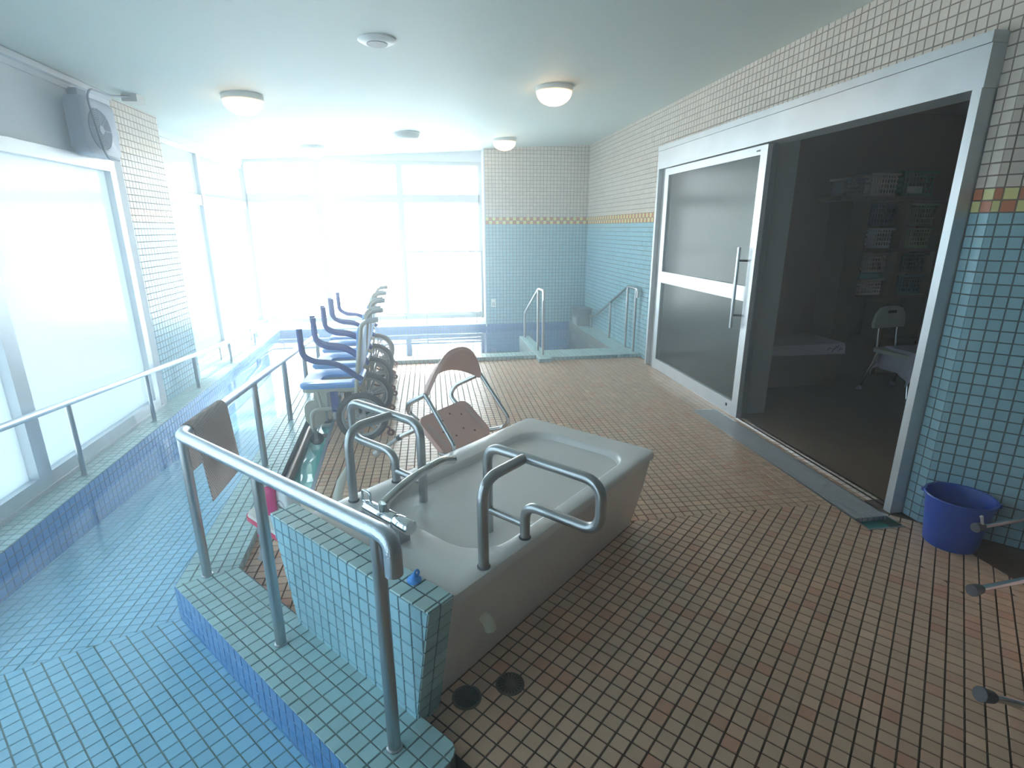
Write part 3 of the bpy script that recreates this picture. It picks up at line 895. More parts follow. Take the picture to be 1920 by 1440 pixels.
def white_chair(name, label, loc, rotz):
    r = thing(name, label, 'chair', loc, 'white shower chairs in the dressing room', rotz)
    # local: sits facing +y, back at -y
    se = MB(); L = rrect(-0.20, 0.20, -0.19, 0.19, 0.06)
    se.loft([[(p[0], p[1], 0.36) for p in L], [(p[0], p[1], 0.39) for p in L]]); obj0('seat', se, M_RWHITE, r)
    bk = MB(); pr_ = []
    for (w_, z) in ((0.175, 0.56), (0.185, 0.60), (0.165, 0.68), (0.12, 0.735), (0.06, 0.75)):
        pr_.append((w_, z))
    prof = [(w_, z) for w_, z in pr_] + [(-w_, z) for w_, z in pr_[::-1]]
    slot = [(0.05, 0.69), (-0.05, 0.69), (-0.05, 0.715), (0.05, 0.715)]
    bk.loft([[(x, -0.235, z) for x, z in prof], [(x, -0.205, z) for x, z in prof]]); b = obj0('backrest', bk, M_RWHITE, r)
    sl_ = MB(); sl_.loft([[(x, -0.2045, z) for x, z in slot], [(x, -0.203, z) for x, z in slot]]); obj0('grip_slot', sl_, M_DARK, b)
    for s in (-1, 1):
        t = MB(); t.tube([(s * 0.11, -0.22, 0.60), (s * 0.11, -0.20, 0.36)], 0.011, 10); obj0('back_post', t, M_TUBE, r, True)
        for yy in (-1, 1):
            t = MB(); t.tube([(s * 0.16, yy * 0.14, 0.37), (s * 0.21, yy * 0.22, 0.03)], 0.012, 10); lg = obj0('leg', t, M_TUBE, r, True)
            t = MB(); t.lathe((s * 0.213, yy * 0.225, 0), [(0.026, 0), (0.026, 0.012), (0.017, 0.035)], 14); obj0('rubber_foot', t, M_RUBBERGREY, lg)
    return r
wc = white_chair('shower_chair', 'white shower chair with a back slot, left one in the dressing room', (4.13, 3.98, 0), pi + 0.15)
dup(wc, (4.66, 3.93, 0), 'white shower chair half hidden by the door jamb in the dressing room', pi - 0.1)
def drape(name, label, cx, cy, hw, hd, z, drop, seed, rot):
    rnd = random.Random(seed)
    n = 26; mb = MB(); top = []; bot = []
    ca, sa = cos(rot), sin(rot)
    for i in range(n + 1):
        for j in range(n + 1):
            a = -1 + 2 * i / n; b = -1 + 2 * j / n
            X = a * (hw + drop); Y = b * (hd + drop)
            ox = max(0, abs(X) - hw); oy = max(0, abs(Y) - hd)
            d = math.hypot(ox, oy)
            zz = z - d * 0.95
            k = 0.22
            X = math.copysign(min(abs(X), hw) + ox * k * (1 + 0.5 * sin(9 * b)), X); Y = math.copysign(min(abs(Y), hd) + oy * k * (1 + 0.5 * sin(8 * a + 1)), Y)
            zz += 0.006 * sin(5 * a + 3 * b)
            p = (cx + X * ca - Y * sa, cy + X * sa + Y * ca, zz)
            top.append(p)
    m_ = n + 1
    fs = [(i * m_ + j, (i + 1) * m_ + j, (i + 1) * m_ + j + 1, i * m_ + j + 1) for i in range(n) for j in range(n)]
    mb.add(top, fs)
    o = obj(name, mb, M_TOWEL, None, True)
    sol = o.modifiers.new('thickness', 'SOLIDIFY'); sol.thickness = 0.006; sol.offset = 1
    tag(o, label, 'towel')
    return o
drape('bath_towel', 'crumpled lilac towel hanging over the seats of two white shower chairs', 4.36, 3.90, 0.36, 0.18, 0.405, 0.20, 5, -0.15)

# ================================================================== HALF WALL behind the tub's tap end
HT = 0.447
hw = MB()
UL0, UL1, UR0, UR1 = -1.64, -1.755, -1.007, -0.925
def trap(v_):
    return [W(UL0, v_, 0.0), W(UR0, v_, 0.0), W(UR1, v_, HT), W(UL1, v_, HT)]
hw.loft([trap(0.785), trap(0.880)])
half = struct('half_wall', hw, M_WGROUT, 'low tiled half wall between deck and bathtub')
tiles(half, (0.782 * VX, 0.782 * VY, 0), (UX, UY, 0), EZ, [[(UL0, 0.0), (UR0, 0.0), (UR1, HT), (UL1, HT)]], 0.0486, (-1.436, HT - 0.002), 0, 0.004, lambda i, j, c: M_BLUE, single=300)
tiles(half, (0, 0, HT + 0.003), (UX, UY, 0), (VX, VY, 0), [[(UL1, 0.780), (UR1, 0.780), (UR1, 0.882), (UL1, 0.882)]], 0.05, (-1.436, 0.831), 0, 0.004, lambda i, j, c: M_DECK, single=300)
sv = Vector((UX * (UR1 - UR0), UY * (UR1 - UR0), HT)); SL = sv.length
tiles(half, W(UR0 + 0.003, 0.0, 0.0), (VX, VY, 0), sv, [[(0.780, 0.0), (0.882, 0.0), (0.882, SL), (0.780, SL)]], 0.0486, (0.831, SL), 0, 0.004, lambda i, j, c: M_DECK, single=300)

# ================================================================== BATHTUB
tb = thing('bathtub', 'white rectangular bathtub standing beside the tiled half wall', 'bathtub', W(-1.325, 1.57))
ZR = 0.417
def L3(u0, u1, v0, v1, r, z, k=6):
    return [W(a, b, z) for a, b in rrect(u0, u1, v0, v1, r, k)]
t = MB()
t.loft([L3(-1.61, -1.040, 0.890, 2.235, 0.02, 0.0), L3(-1.66, -0.990, 0.888, 2.243, 0.025, 0.2), L3(-1.693, -0.957, 0.886, 2.248, 0.03, 0.383)], True, True)
obj('apron', t, M_TUB, tb, True)
t = MB()
lp = [L3(-1.693, -0.957, 0.886, 2.248, 0.03, 0.380), L3(-1.705, -0.945, 0.884, 2.256, 0.035, 0.384), L3(-1.705, -0.945, 0.884, 2.256, 0.035, 0.406),
      L3(-1.700, -0.950, 0.887, 2.251, 0.034, 0.414), L3(-1.690, -0.960, 0.895, 2.241, 0.03, ZR), L3(-1.590, -1.004, 1.085, 2.135, 0.15, ZR),
      L3(-1.582, -1.012, 1.093, 2.127, 0.145, ZR - 0.004), L3(-1.575, -1.019, 1.100, 2.120, 0.14, ZR - 0.018), L3(-1.560, -1.035, 1.118, 2.085, 0.13, 0.20),
      L3(-1.535, -1.060, 1.150, 2.02, 0.12, 0.09), L3(-1.47, -1.12, 1.22, 1.93, 0.10, 0.06)]
t.loft(lp, False, True)
rim = obj('rim_and_basin', t, M_TUB, tb, True)
t = MB(); t.tube([W(-1.005, 1.066, 0.225), W(-0.965, 1.066, 0.225), W(-0.955, 1.066, 0.19)], 0.020, 14, True, 0.02)
ov = obj('overflow_spout', t, mat('ivory_plastic', srgb(226, 222, 204), 0.4), tb, True)
t = MB(); t.lathe(W(-0.9552, 1.0662, 0.1895), [(0.012, 0), (0.012, 0.002)], 14, (UX * 0.25, UY * 0.25, -1)); obj('spout_hole', t, M_DARK, ov)

def grab_bar(label, s, uc):
    """clamp-on tub grab bar; s = +1 reaches out to the right side of the tub, -1 to the left"""
    r = thing('tub_grab_bar', label, 'grab bar', W(uc, 1.27, ZR), 'grab bars on the bathtub rim')
    def p(o, v, z): return W(uc + s * o, v, z)
    R = 0.0172
    m = MB(); m.tube([p(-0.165, 1.272, 0.13), p(-0.165, 1.272, 0.712), p(0.285, 1.272, 0.712), p(0.285, 1.272, 0.545), p(0.0, 1.272, 0.545), p(0.0, 1.272, ZR)], R, 16, True, 0.065, 9)
    obj('loop_bar', m, M_STEEL, r, True)
    m = MB(); m.tube([p(0.0, 1.062, ZR), p(0.0, 1.062, 0.712), p(0.0, 1.262, 0.712)], R, 16, True, 0.075, 9)
    obj('support_leg', m, M_STEEL, r, True)
    m = MB(); m.tube([p(-0.16, 1.272, 0.468), p(-0.005, 1.272, 0.468)], R * 0.82, 14)
    obj('brace', m, M_STEEL, r, True)
    for vv in (1.062, 1.272):
        m = MB(); m.lathe(p(0, vv, ZR), [(0.021, 0), (0.021, 0.004), (0.018, 0.006)], 18)
        obj('base_collar', m, M_RUBBERGREY, r)
    return r
grab_bar('steel grab bar on the right rim of the bathtub, reaching over the floor', 1, -0.976)
grab_bar('steel grab bar on the left rim of the bathtub, beside the pink chair', -1, -1.652)

# faucet on the tub's near rim
fc = thing('bath_faucet', 'chrome thermostatic bath faucet with a long spout on the tub rim', 'faucet', W(-1.35, 0.995, ZR))
ax = (UX, UY, 0)
m = MB(); m.lathe(W(-1.47, 0.995, 0.487), [(0.022, 0), (0.025, 0.01), (0.025, 0.155), (0.023, 0.16)], 22, ax); obj('valve_body', m, M_CHROME, fc, True)
m = MB(); m.lathe(W(-1.308, 0.995, 0.487), [(0.024, 0), (0.027, 0.006), (0.027, 0.07), (0.023, 0.076)], 18, ax); kn = obj('temperature_knob', m, M_CHROME, fc, True)
m = MB(); m.lathe(W(-1.3125, 0.972, 0.478), [(0.006, 0), (0.006, 0.004)], 12, (-VX, -VY, 0)); obj('indicator_button', m, M_WHITE, kn)
m = MB(); m.tube([W(-1.370, 0.995, 0.50), W(-1.370, 0.995, 0.535)], 0.019, 16); m.tube([W(-1.370, 0.995, 0.533), W(-1.368, 1.10, 0.575), W(-1.362, 1.26, 0.598), W(-1.360, 1.325, 0.578)], 0.0155, 14, True, 0.06); obj('spout', m, mat('wet_chrome', srgb(214, 214, 210), 0.16, metal=1.0, bump=0.2, bscale=150), fc, True)
m = MB(); m.uvbox(-1.318, -1.272, 0.975, 1.02, ZR, 0.467); obj('mounting_block', m, M_STEEL, fc)
m = MB(); m.uvbox(-1.475, -1.435, 0.975, 1.02, ZR, 0.467); obj('mounting_block', m, M_STEEL, fc)
m = MB(); m.tube([W(-1.49, 0.995, 0.50), W(-1.49, 0.995, 0.545), W(-1.445, 0.995, 0.545), W(-1.445, 0.995, 0.505)], 0.0045, 10, True, 0.012); m.tube([W(-1.49, 0.995, 0.503), W(-1.445, 0.995, 0.503)], 0.0045, 10); obj('diverter_handle', m, M_CHROME, fc, True)
m = MB(); m.tube([W(-1.58, 0.985, 0.428), W(-1.51, 0.985, 0.44), W(-1.47, 0.985, 0.47)], 0.010, 10, True, 0.03); obj('shower_outlet', m, M_CHROME, fc, True)

pl = thing('rubber_plug', 'small bright blue rubber plug lying on the half wall', 'plug', W(-1.057, 0.852, HT + 0.003))
m = MB(); m.lathe(W(-1.057, 0.852, HT + 0.003), [(0.021, 0), (0.021, 0.006), (0.014, 0.012), (0.009, 0.020), (0.004, 0.022)], 20); obj('stopper', m, M_BLUEPLUG, pl, True)
m = MB(); m.torus(W(-1.050, 0.856, HT + 0.030), 0.008, 0.0035, (UX, UY, 0.2), 18, 8); obj('ring', m, M_BLUEPLUG, pl, True)

# ================================================================== HANDRAILS
def posts(root, pts, r, m, base=DECK):
    for x, y, zt in pts:
        b = MB(); b.tube([(x, y, base), (x, y, zt)], r, 14); p = obj('post', b, m, root, True)
        c = MB(); c.lathe((x, y, base), [(r * 1.25, 0), (r * 1.25, 0.004), (r, 0.006)], 16); obj('foot_ring', c, m, p)
def dr_z(y): return 0.668 - 0.083 * (y - 2.1)
def dr_x(y): return -0.972 - 0.052 * (y - 2.1)
hr = thing('deck_handrail', 'wet steel handrail around the near corner of the pool deck', 'handrail', (-0.97, 2.1, DECK))
m = MB()
c1 = W(-2.212, 0.690)
m.tube([W(-0.925, 0.686, 0.625), W(-0.925, 0.686, 0.726), (c1[0], c1[1], 0.668), (dr_x(5.75), 5.75, dr_z(5.75)), (dr_x(5.75), 5.75, dr_z(5.75) - 0.06)], 0.0225, 16, True, 0.045, 8)
obj('rail', m, M_STEEL2, hr, True)
pp = [W(-2.205, 0.692), W(-1.599, 0.688), W(-0.980, 0.684)]
posts(hr, [(pp[0][0], pp[0][1], 0.665), (pp[1][0], pp[1][1], 0.690), (pp[2][0], pp[2][1], 0.722)] + [(dr_x(y), y, dr_z(y)) for y in (3.195, 4.039, 4.88, 5.7)], 0.0180, M_STEEL)
def lr_z(y): return 0.487 - 0.0785 * (y - 3.24)
def lr_x(y): return -2.052 - 0.0305 * (y - 3.24)
lr = thing('window_handrail', 'long sloping steel handrail on the ledge under the left windows', 'handrail', (lr_x(4.2), 4.2, DECK))
m = MB(); m.tube([(lr_x(1.75), 1.75, lr_z(1.75)), (lr_x(7.1), 7.1, lr_z(7.1)), (lr_x(7.1), 7.1, lr_z(7.1) - 0.07)], 0.019, 14, True, 0.03)
obj('rail', m, M_STEEL2, lr, True)
posts(lr, [(lr_x(y), y, lr_z(y)) for y in (2.3, 3.242, 4.173, 5.076, 6.043, 7.0)], 0.0150, M_STEEL)
br = thing('back_handrail', 'low thin steel handrail along the back and far left windows', 'handrail', (-1.0, 8.12, DECK))
m = MB(); m.tube([(-2.30, 5.6, 0.212), (-2.28, 8.13, 0.205), (0.80, 8.13, 0.205)], 0.011, 12, True, 0.06)
obj('rail', m, M_STEEL2, br, True)
posts(br, [(-2.295, 6.2, 0.21), (-2.29, 7.27, 0.21), (-2.27, 7.99, 0.205), (-2.12, 8.13, 0.205), (-0.72, 8.13, 0.205), (-0.03, 8.13, 0.205), (0.73, 8.13, 0.205)], 0.008, M_STEEL)
# guard rail across the right-hand back window
gr = thing('window_guard', 'thin steel guard rail with upright bars across the right back window', 'guard rail', (0.25, 8.22, 0.1))
m = MB(); m.tube([(-0.34, 8.22, 1.105), (0.82, 8.22, 1.105)], 0.014, 12); obj('top_bar', m, M_STEEL, gr, True)
m = MB(); m.tube([(-0.34, 8.22, 0.175), (0.82, 8.22, 0.175)], 0.014, 12); obj('bottom_bar', m, M_STEEL, gr, True)
for k in range(6):
    x = -0.197 + 0.1735 * k
    m = MB(); m.tube([(x, 8.22, 0.175), (x, 8.22, 1.105)], 0.005, 8); obj('upright', m, M_STEEL, gr, True)
for x in (-0.34, 0.82):
    m = MB(); m.tube([(x, 8.22, 0.10), (x, 8.22, 1.105)], 0.016, 12); obj('end_post', m, M_STEEL, gr, True)
# bath step rails
s1 = thing('step_handrail', 'steel step handrail on the divider of the back bath', 'handrail', (1.26, 6.1, DECK))
m = MB(); m.tube([(1.27, 5.80, 0.66), (1.27, 5.80, 0.768), (1.257, 6.045, 0.768), (1.252, 6.894, 0.36), (1.252, 6.894, DECK)], 0.0155, 14, True, 0.045); obj('rail', m, M_STEEL, s1, True)
posts(s1, [(1.267, 5.83, 0.763), (1.257, 6.06, 0.76)], 0.0145, M_STEEL)
s2 = thing('step_handrail', 'steel step handrail along the tiled right wall of the back bath', 'handrail', (2.33, 6.5, DECK))
m = MB(); m.tube([(2.345, 5.78, 0.67), (2.345, 5.78, 0.765), (2.34, 6.08, 0.772), (2.33, 7.30, 0.215), (2.33, 7.50, 0.205)], 0.0155, 14, True, 0.045); obj('rail', m, M_STEEL, s2, True)
posts(s2, [(2.345, 5.83, 0.76), (2.34, 6.08, 0.765), (2.332, 6.645, 0.51), (2.331, 7.45, 0.205)], 0.0145, M_STEEL)
ib = thing('inlet_box', 'stainless water inlet box in the back right corner of the bath', 'inlet box', (2.25, 7.72, DECK))
m = MB(); m.box(2.16, 2.37, 7.58, 7.86, DECK, 0.275); obj('housing', m, M_STEEL, ib)
m = MB(); m.box(2.15, 2.38, 7.57, 7.87, 0.275, 0.290); obj('lid', m, M_STEEL, ib)
m = MB(); m.box(2.155, 2.16, 7.62, 7.82, 0.06, 0.16); obj('outlet_slot', m, M_GREYP, ib)
ot = thing('wall_outlet', 'small white outlet plate on the blue back wall', 'outlet', (0.97, 7.995, 0.355))
m = MB(); m.box(0.935, 1.005, 7.985, 7.997, 0.295, 0.415); obj('cover_plate', m, M_WHITE, ot)
m = MB(); m.box(0.95, 0.99, 7.978, 7.985, 0.315, 0.365); obj('flap', m, M_GREYP, ot)

# bath mat draped over the sloping rail
def mat_mesh():
    mb = MB(); loops = []
    prof = []
    R = 0.027
    for k in range(7): prof.append((-R - 0.002, -0.20 + 0.19 * k / 6))
    for k in range(1, 10):
        a = pi - pi * k / 10
        prof.append((R * cos(a), R * sin(a)))
    for k in range(13): prof.append((R + 0.004 + 0.02 * k / 12, -0.01 - 0.315 * k / 12))
    n = 24
    for i in range(n + 1):
        y = 2.175 + 0.42 * i / n
        cx, cz = dr_x(y), dr_z(y)
        up = [(cx + a, y - 0.02 * (b < -0.05) * (b + 0.05), cz + b) for a, b in prof]
        th = 0.004
        dn = []
        for k in range(len(prof)):
            p0 = prof[max(k - 1, 0)]; p1 = prof[min(k + 1, len(prof) - 1)]
            tx, tz = p1[0] - p0[0], p1[1] - p0[1]; l = math.hypot(tx, tz)
            dn.append((up[k][0] + tz / l * th, up[k][1], up[k][2] - tx / l * th))
        loops.append(up + dn[::-1])
    mb.loft(loops)
    return mb
mm = bpy.data.materials.new('woven_taupe_mat'); mm.use_nodes = True
nt = mm.node_tree; b_ = nt.nodes['Principled BSDF']; b_.inputs['Roughness'].default_value = 0.7
g_ = nt.nodes.new('ShaderNodeNewGeometry'); sp = nt.nodes.new('ShaderNodeSeparateXYZ'); nt.links.new(g_.outputs['Position'], sp.inputs[0])
def mth(op, a, b=None):
    n_ = nt.nodes.new('ShaderNodeMath'); n_.operation = op
    for k, v_ in enumerate((a, b)):
        if v_ is None: continue
        if isinstance(v_, (int, float)): n_.inputs[k].default_value = v_
        else: nt.links.new(v_, n_.inputs[k])
    return n_.outputs[0]
sy = mth('SINE', mth('MULTIPLY', sp.outputs[1], 420)); sz = mth('SINE', mth('MULTIPLY', sp.outputs[2], 300))
wv = mth('MULTIPLY', sy, sz)
rp = nt.nodes.new('ShaderNodeValToRGB'); nt.links.new(mth('ADD', mth('MULTIPLY', wv, 0.5), 0.5), rp.inputs[0])
rp.color_ramp.elements[0].color = srgb(176, 156, 148); rp.color_ramp.elements[0].position = 0.2
rp.color_ramp.elements[1].color = srgb(232, 216, 208); rp.color_ramp.elements[1].position = 0.45
nt.links.new(rp.outputs[0], b_.inputs['Base Color'])
bu = nt.nodes.new('ShaderNodeBump'); bu.inputs['Distance'].default_value = 0.003; nt.links.new(wv, bu.inputs['Height']); nt.links.new(bu.outputs[0], b_.inputs['Normal'])
tl_ = nt.nodes.new('ShaderNodeBsdfTranslucent'); nt.links.new(rp.outputs[0], tl_.inputs[0])
mx_ = nt.nodes.new('ShaderNodeMixShader'); mx_.inputs[0].default_value = 0.5
nt.links.new(b_.outputs[0], mx_.inputs[1]); nt.links.new(tl_.outputs[0], mx_.inputs[2]); nt.links.new(mx_.outputs[0], nt.nodes['Material Output'].inputs[0])
tag(obj('bath_mat', mat_mesh(), mm, None, True), 'perforated taupe bath mat hung over the deck handrail', 'mat')

# ================================================================== STOOL AND BOTTLES behind the half wall
so = W(-1.94, 1.0)
st = thing('shower_stool', 'white shower stool with raspberry edge and bottles on it, behind the half wall', 'stool', so)
def stl(u0, u1, v0, v1, r, z): return [W(a, b, z) for a, b in rrect(u0, u1, v0, v1, r)]
SU0, SU1, SV0, SV1 = -2.25, -1.868, 0.888, 1.14
m = MB(); m.loft([stl(SU0, SU1, SV0, SV1, 0.05, 0.222), stl(SU0 + .004, SU1 - .004, SV0 + .004, SV1 - .004, 0.05, 0.236), stl(SU0 + .012, SU1 - .012, SV0 + .012, SV1 - .012, 0.045, 0.240)]); obj('seat', m, mat('ivory_seat', srgb(226, 224, 214), 0.45), st, True)
m = MB(); m.loft([stl(SU0 - .004, SU1 + .004, SV0 - .004, SV1 + .004, 0.054, 0.205), stl(SU0 - .004, SU1 + .004, SV0 - .004, SV1 + .004, 0.054, 0.224)]); obj('edge_trim', m, M_RED, st, True)
for k, (a, b) in enumerate(((-1.905, 0.93), (-2.20, 0.93), (-1.905, 1.11), (-2.20, 1.11))):
    m = MB(); m.tube([W(a, b, 0.03), W(a, b, 0.13)], 0.012, 12); m.tube([W(a, b, 0.12), W(a, b, 0.21)], 0.015, 12); lg = obj('leg', m, M_STEEL, st, True)
    m = MB(); m.lathe(W(a, b, 0), [(0.028, 0), (0.028, 0.010), (0.019, 0.022), (0.019, 0.042)], 16); obj('rubber_foot', m, M_GREYP, lg, True)
    m = MB(); m.lathe(W(a, b, 0.115), [(0.0165, 0), (0.0165, 0.012)], 12); obj('lock_ring', m, M_RED, lg)
m = MB(); m.tube([W(-1.93, 1.14, 0.225), W(-1.945, 1.165, 0.27), W(-1.985, 1.22, 0.33), W(-2.03, 1.30, 0.365), W(-2.05, 1.345, 0.372)], 0.016, 12, True, 0.0, 6, rs=[0.02, 0.021, 0.02, 0.016, 0.008]); am = obj('grip_arm', m, mat('ivory_seat', srgb(226, 224, 214), 0.45), st, True)
m = MB(); m.lathe(W(-2.17, 0.99, 0.2402), [(0.006, 0), (0.006, 0.0006)], 10); obj('drain_hole', m, M_DARK, st)

bo = W(-2.075, 0.925)
pb = thing('pump_bottle', 'bright pink bottle with white cap on the shower stool', 'bottle', (bo[0], bo[1], 0.24))
B0 = (bo[0], bo[1], 0.24)
m = MB(); m.loft([[(bo[0] + a, bo[1] + b, z) for a, b in rrect(-w_, w_, -d_, d_, min(w_, d_) * 0.7)] for w_, d_, z in ((0.032, 0.022, 0.24), (0.034, 0.024, 0.25), (0.034, 0.024, 0.275))]); obj('label_base', m, M_WHITE, pb, True)
m = MB(); m.loft([[(bo[0] + a, bo[1] + b, z) for a, b in rrect(-w_, w_, -d_, d_, min(w_, d_) * 0.7)] for w_, d_, z in ((0.034, 0.024, 0.275), (0.034, 0.024, 0.372), (0.030, 0.021, 0.392), (0.014, 0.014, 0.404))]); obj('body', m, M_PINK, pb, True)
m = MB(); m.lathe((bo[0], bo[1], 0.402), [(0.015, 0), (0.015, 0.03), (0.012, 0.034)], 18); obj('cap', m, M_WHITE, pb, True)
wo = W(-2.02, 0.985)
wbt = thing('refill_bottle', 'white bottle with dark round logo beside the pink bottle', 'bottle', (wo[0], wo[1], 0.24))
def wl_(w_, d_, z): return [W(-2.02 + a, 0.985 + b, z) for a, b in rrect(-w_, w_, -d_, d_, min(w_, d_) * 0.6)]
m = MB(); m.loft([wl_(0.047, 0.032, 0.24), wl_(0.05, 0.035, 0.25), wl_(0.05, 0.035, 0.36), wl_(0.044, 0.03, 0.378), wl_(0.018, 0.018, 0.388)]); obj('body', m, M_WHITE, wbt, True)
m = MB(); m.lathe((wo[0], wo[1], 0.386), [(0.019, 0), (0.019, 0.018), (0.015, 0.022)], 18); obj('cap', m, mat('ivory_seat', srgb(226, 224, 214), 0.45), wbt, True)
def face_disc(cu, cz, r0, r1, a0, a1, n=20):
    mb = MB(); vs = []
    for k in range(n + 1):
        a = a0 + (a1 - a0) * k / n
        for r in (r0, r1): vs.append(W(cu + r * cos(a), 0.9493, cz + r * sin(a)))
    return mb.add(vs, [(2 * k, 2 * k + 1, 2 * k + 3, 2 * k + 2) for k in range(n)])
obj('logo_ring', face_disc(-2.02, 0.305, 0.031, 0.034, 0.25, pi - 0.25), M_BLACK, wbt)
cu = bpy.data.curves.new('logo_text', 'FONT'); cu.body = 'Shin'; cu.size = 0.026; cu.extrude = 0.0002; cu.align_x = 'CENTER'
to = bpy.data.objects.new('logo_text', cu); C.objects.link(to)
dg = bpy.context.evaluated_depsgraph_get()
tme = bpy.data.meshes.new_from_object(to.evaluated_get(dg)); bpy.data.objects.remove(to)
tme.materials.clear(); tme.materials.append(M_BLACK)
to = bpy.data.objects.new('logo_text', tme); C.objects.link(to); to.parent = wbt
pw = Vector(W(-2.02, 0.9490, 0.300)) - Vector((wo[0], wo[1], 0.24))
to.matrix_local = Matrix(((UX, 0, -VX, pw.x), (UY, 0, -VY, pw.y), (0, 1, 0, pw.z), (0, 0, 0, 1)))

# ================================================================== SHOWER WHEELCHAIRS in a row
def wheelchair(label):
    r = thing('shower_wheelchair', label, 'wheelchair', (-0.66, 3.87, 0), 'blue shower wheelchairs in a row')
    # local frame: front of the chair towards -x, width along y
    def ring(o, i, z): return
    se = MB()
    out = lambda e, z: [(a, b, z) for a, b in rrect(-0.235 + e, 0.175 - e, -0.215 + e, 0.215 - e, 0.05)]
    inn = lambda e, z: [(a, b, z) for a, b in rrect(-0.12 + e, 0.115 - e, -0.085 + e, 0.085 - e, 0.06)]
    se.loft([inn(-0.005, 0.378), out(0.006, 0.378), out(0, 0.388), out(0, 0.405), out(0.012, 0.416), inn(-0.02, 0.414), inn(0, 0.40), inn(-0.005, 0.378)], False, False)
    s_ = obj0('seat', se, M_SEAT, r, True)
    sp_ = MB(); sp_.loft([inn(-0.03, 0.352), out(0.012, 0.352), out(0.012, 0.377), inn(-0.03, 0.377), inn(-0.03, 0.352)], False, False); obj0('seat_frame', sp_, M_BEIGEP, r)
    bk = MB()
    bl = lambda x, e: [(x + 0.10 * (b), a, b) for a, b in rrect(-0.20 + e, 0.20 - e, 0.46 + e, 0.79 - e, 0.05)]
    bk.loft([bl(0.098, 0.008), bl(0.104, 0), bl(0.122, 0), bl(0.128, 0.008)]); obj0('backrest', bk, M_SEAT, r, True)
    for s in (-1, 1):
        y = s * 0.225
        t = MB(); t.tube([(0.13, y, 0.15), (0.15, y, 0.42), (0.215, y, 0.83), (0.31, y, 0.845)], 0.0135, 12, True, 0.05); up_ = obj0('back_post', t, M_BEIGEP, r, True)
        t = MB(); t.tube([(0.245, y, 0.8385), (0.325, y, 0.847)], 0.018, 12); obj0('push_grip', t, M_GREYP, up_, True)
        t = MB(); t.tube([(0.19, y * 1.03, 0.44), (0.03, y * 1.03, 0.562), (-0.115, y * 1.03, 0.578), (-0.182, y * 1.03, 0.62), (-0.185, y * 1.03, 0.80)], 0.0195, 12, True, 0.06); obj0('armrest', t, M_NAVY, r, True)
        # side frame
        t = MB(); t.tube([(-0.17, y * 0.95, 0.10), (-0.17, y * 0.95, 0.235), (0.12, y * 0.95, 0.235), (0.15, y, 0.36)], 0.0145, 12, True, 0.07); obj0('side_frame', t, M_BEIGEP, r, True)
        t = MB(); t.tube([(-0.12, y * 0.9, 0.36), (-0.10, y * 0.9, 0.235)], 0.011, 10); obj0('seat_strut', t, M_BEIGEP, r, True)
        # rear wheel
        wx, wz, wy = 0.175, 0.178, s * 0.262
        t = MB(); t.torus((wx, wy, wz), 0.157, 0.021, (0, 1, 0), 40, 10); wh = obj0('rear_wheel', t, M_BLACK, r, True)
        t = MB(); t.torus((wx, wy, wz), 0.134, 0.012, (0, 1, 0), 36, 8); obj0('rim', t, M_WHEEL, wh, True)
        t = MB(); t.lathe((wx, wy - 0.02, wz), [(0.026, 0), (0.026, 0.04)], 16, (0, 1, 0)); obj0('hub', t, M_WHEEL, wh)
        for k in range(6):
            a = 2 * pi * k / 6 + 0.3
            for da in (-0.14, 0.14):
                t = MB(); t.tube([(wx + 0.02 * cos(a), wy, wz + 0.02 * sin(a)), (wx + 0.136 * cos(a + da), wy, wz + 0.136 * sin(a + da))], 0.0065, 6); obj0('spoke', t, M_WHEEL, wh)
        # caster
        cxx, czz, cyy = -0.155, 0.018, s * 0.205
        t = MB(); t.torus((cxx, cyy, czz), 0.034, 0.014, (0, 1, 0), 26, 8); cw_ = obj0('caster_wheel', t, M_BLACK, r, True)
        t = MB(); t.lathe((cxx, cyy - 0.012, czz), [(0.024, 0), (0.024, 0.024)], 16, (0, 1, 0)); obj0('caster_disc', t, M_RUBBERGREY, cw_)
        t = MB()
        for q in (-1, 1): t.hexa([(cxx - 0.012, cyy + q * 0.019 - 0.002), (cxx + 0.012, cyy + q * 0.019 - 0.002), (cxx + 0.012, cyy + q * 0.019 + 0.002), (cxx - 0.012, cyy + q * 0.019 + 0.002)], czz - 0.01, 0.075)
        t.box(cxx - 0.015, cxx + 0.015, cyy - 0.021, cyy + 0.021, 0.072, 0.078)
        t.lathe((cxx - 0.01, cyy, 0.078), [(0.017, 0), (0.017, 0.02)], 14); obj0('caster_fork', t, M_STEEL, r)
        # folded foot plate
        fp = MB(); fl_ = [(a, b) for a, b in rrect(-0.225, -0.085, 0.10, 0.285, 0.06)]
        fp.loft([[(a, s * 0.165, b) for a, b in fl_], [(a, s * 0.155, b) for a, b in fl_]]); obj0('foot_plate', fp, M_BEIGEP, r)
        # anti-tip wheel
        t = MB(); t.tube([(0.18, s * 0.20, 0.12), (0.345, s * 0.20, 0.07), (0.352, s * 0.20, 0.05)], 0.008, 8, True, 0.03); t.torus((0.355, s * 0.20, 0.03), 0.018, 0.010, (0, 1, 0), 18, 6); obj0('anti_tip_arm', t, mat('maroon_plastic', srgb(120, 72, 76), 0.5), r, True)
    # slatted calf panel and strap
    cp = MB(); cl = [(a, b) for a, b in rrect(-0.15, 0.15, 0.12, 0.335, 0.05)]
    cp.loft([[(-0.075, a, b) for a, b in cl], [(-0.069, a, b) for a, b in cl]]); cp_ = obj0('calf_panel', cp, M_WHITE, r)
    hl = MB()
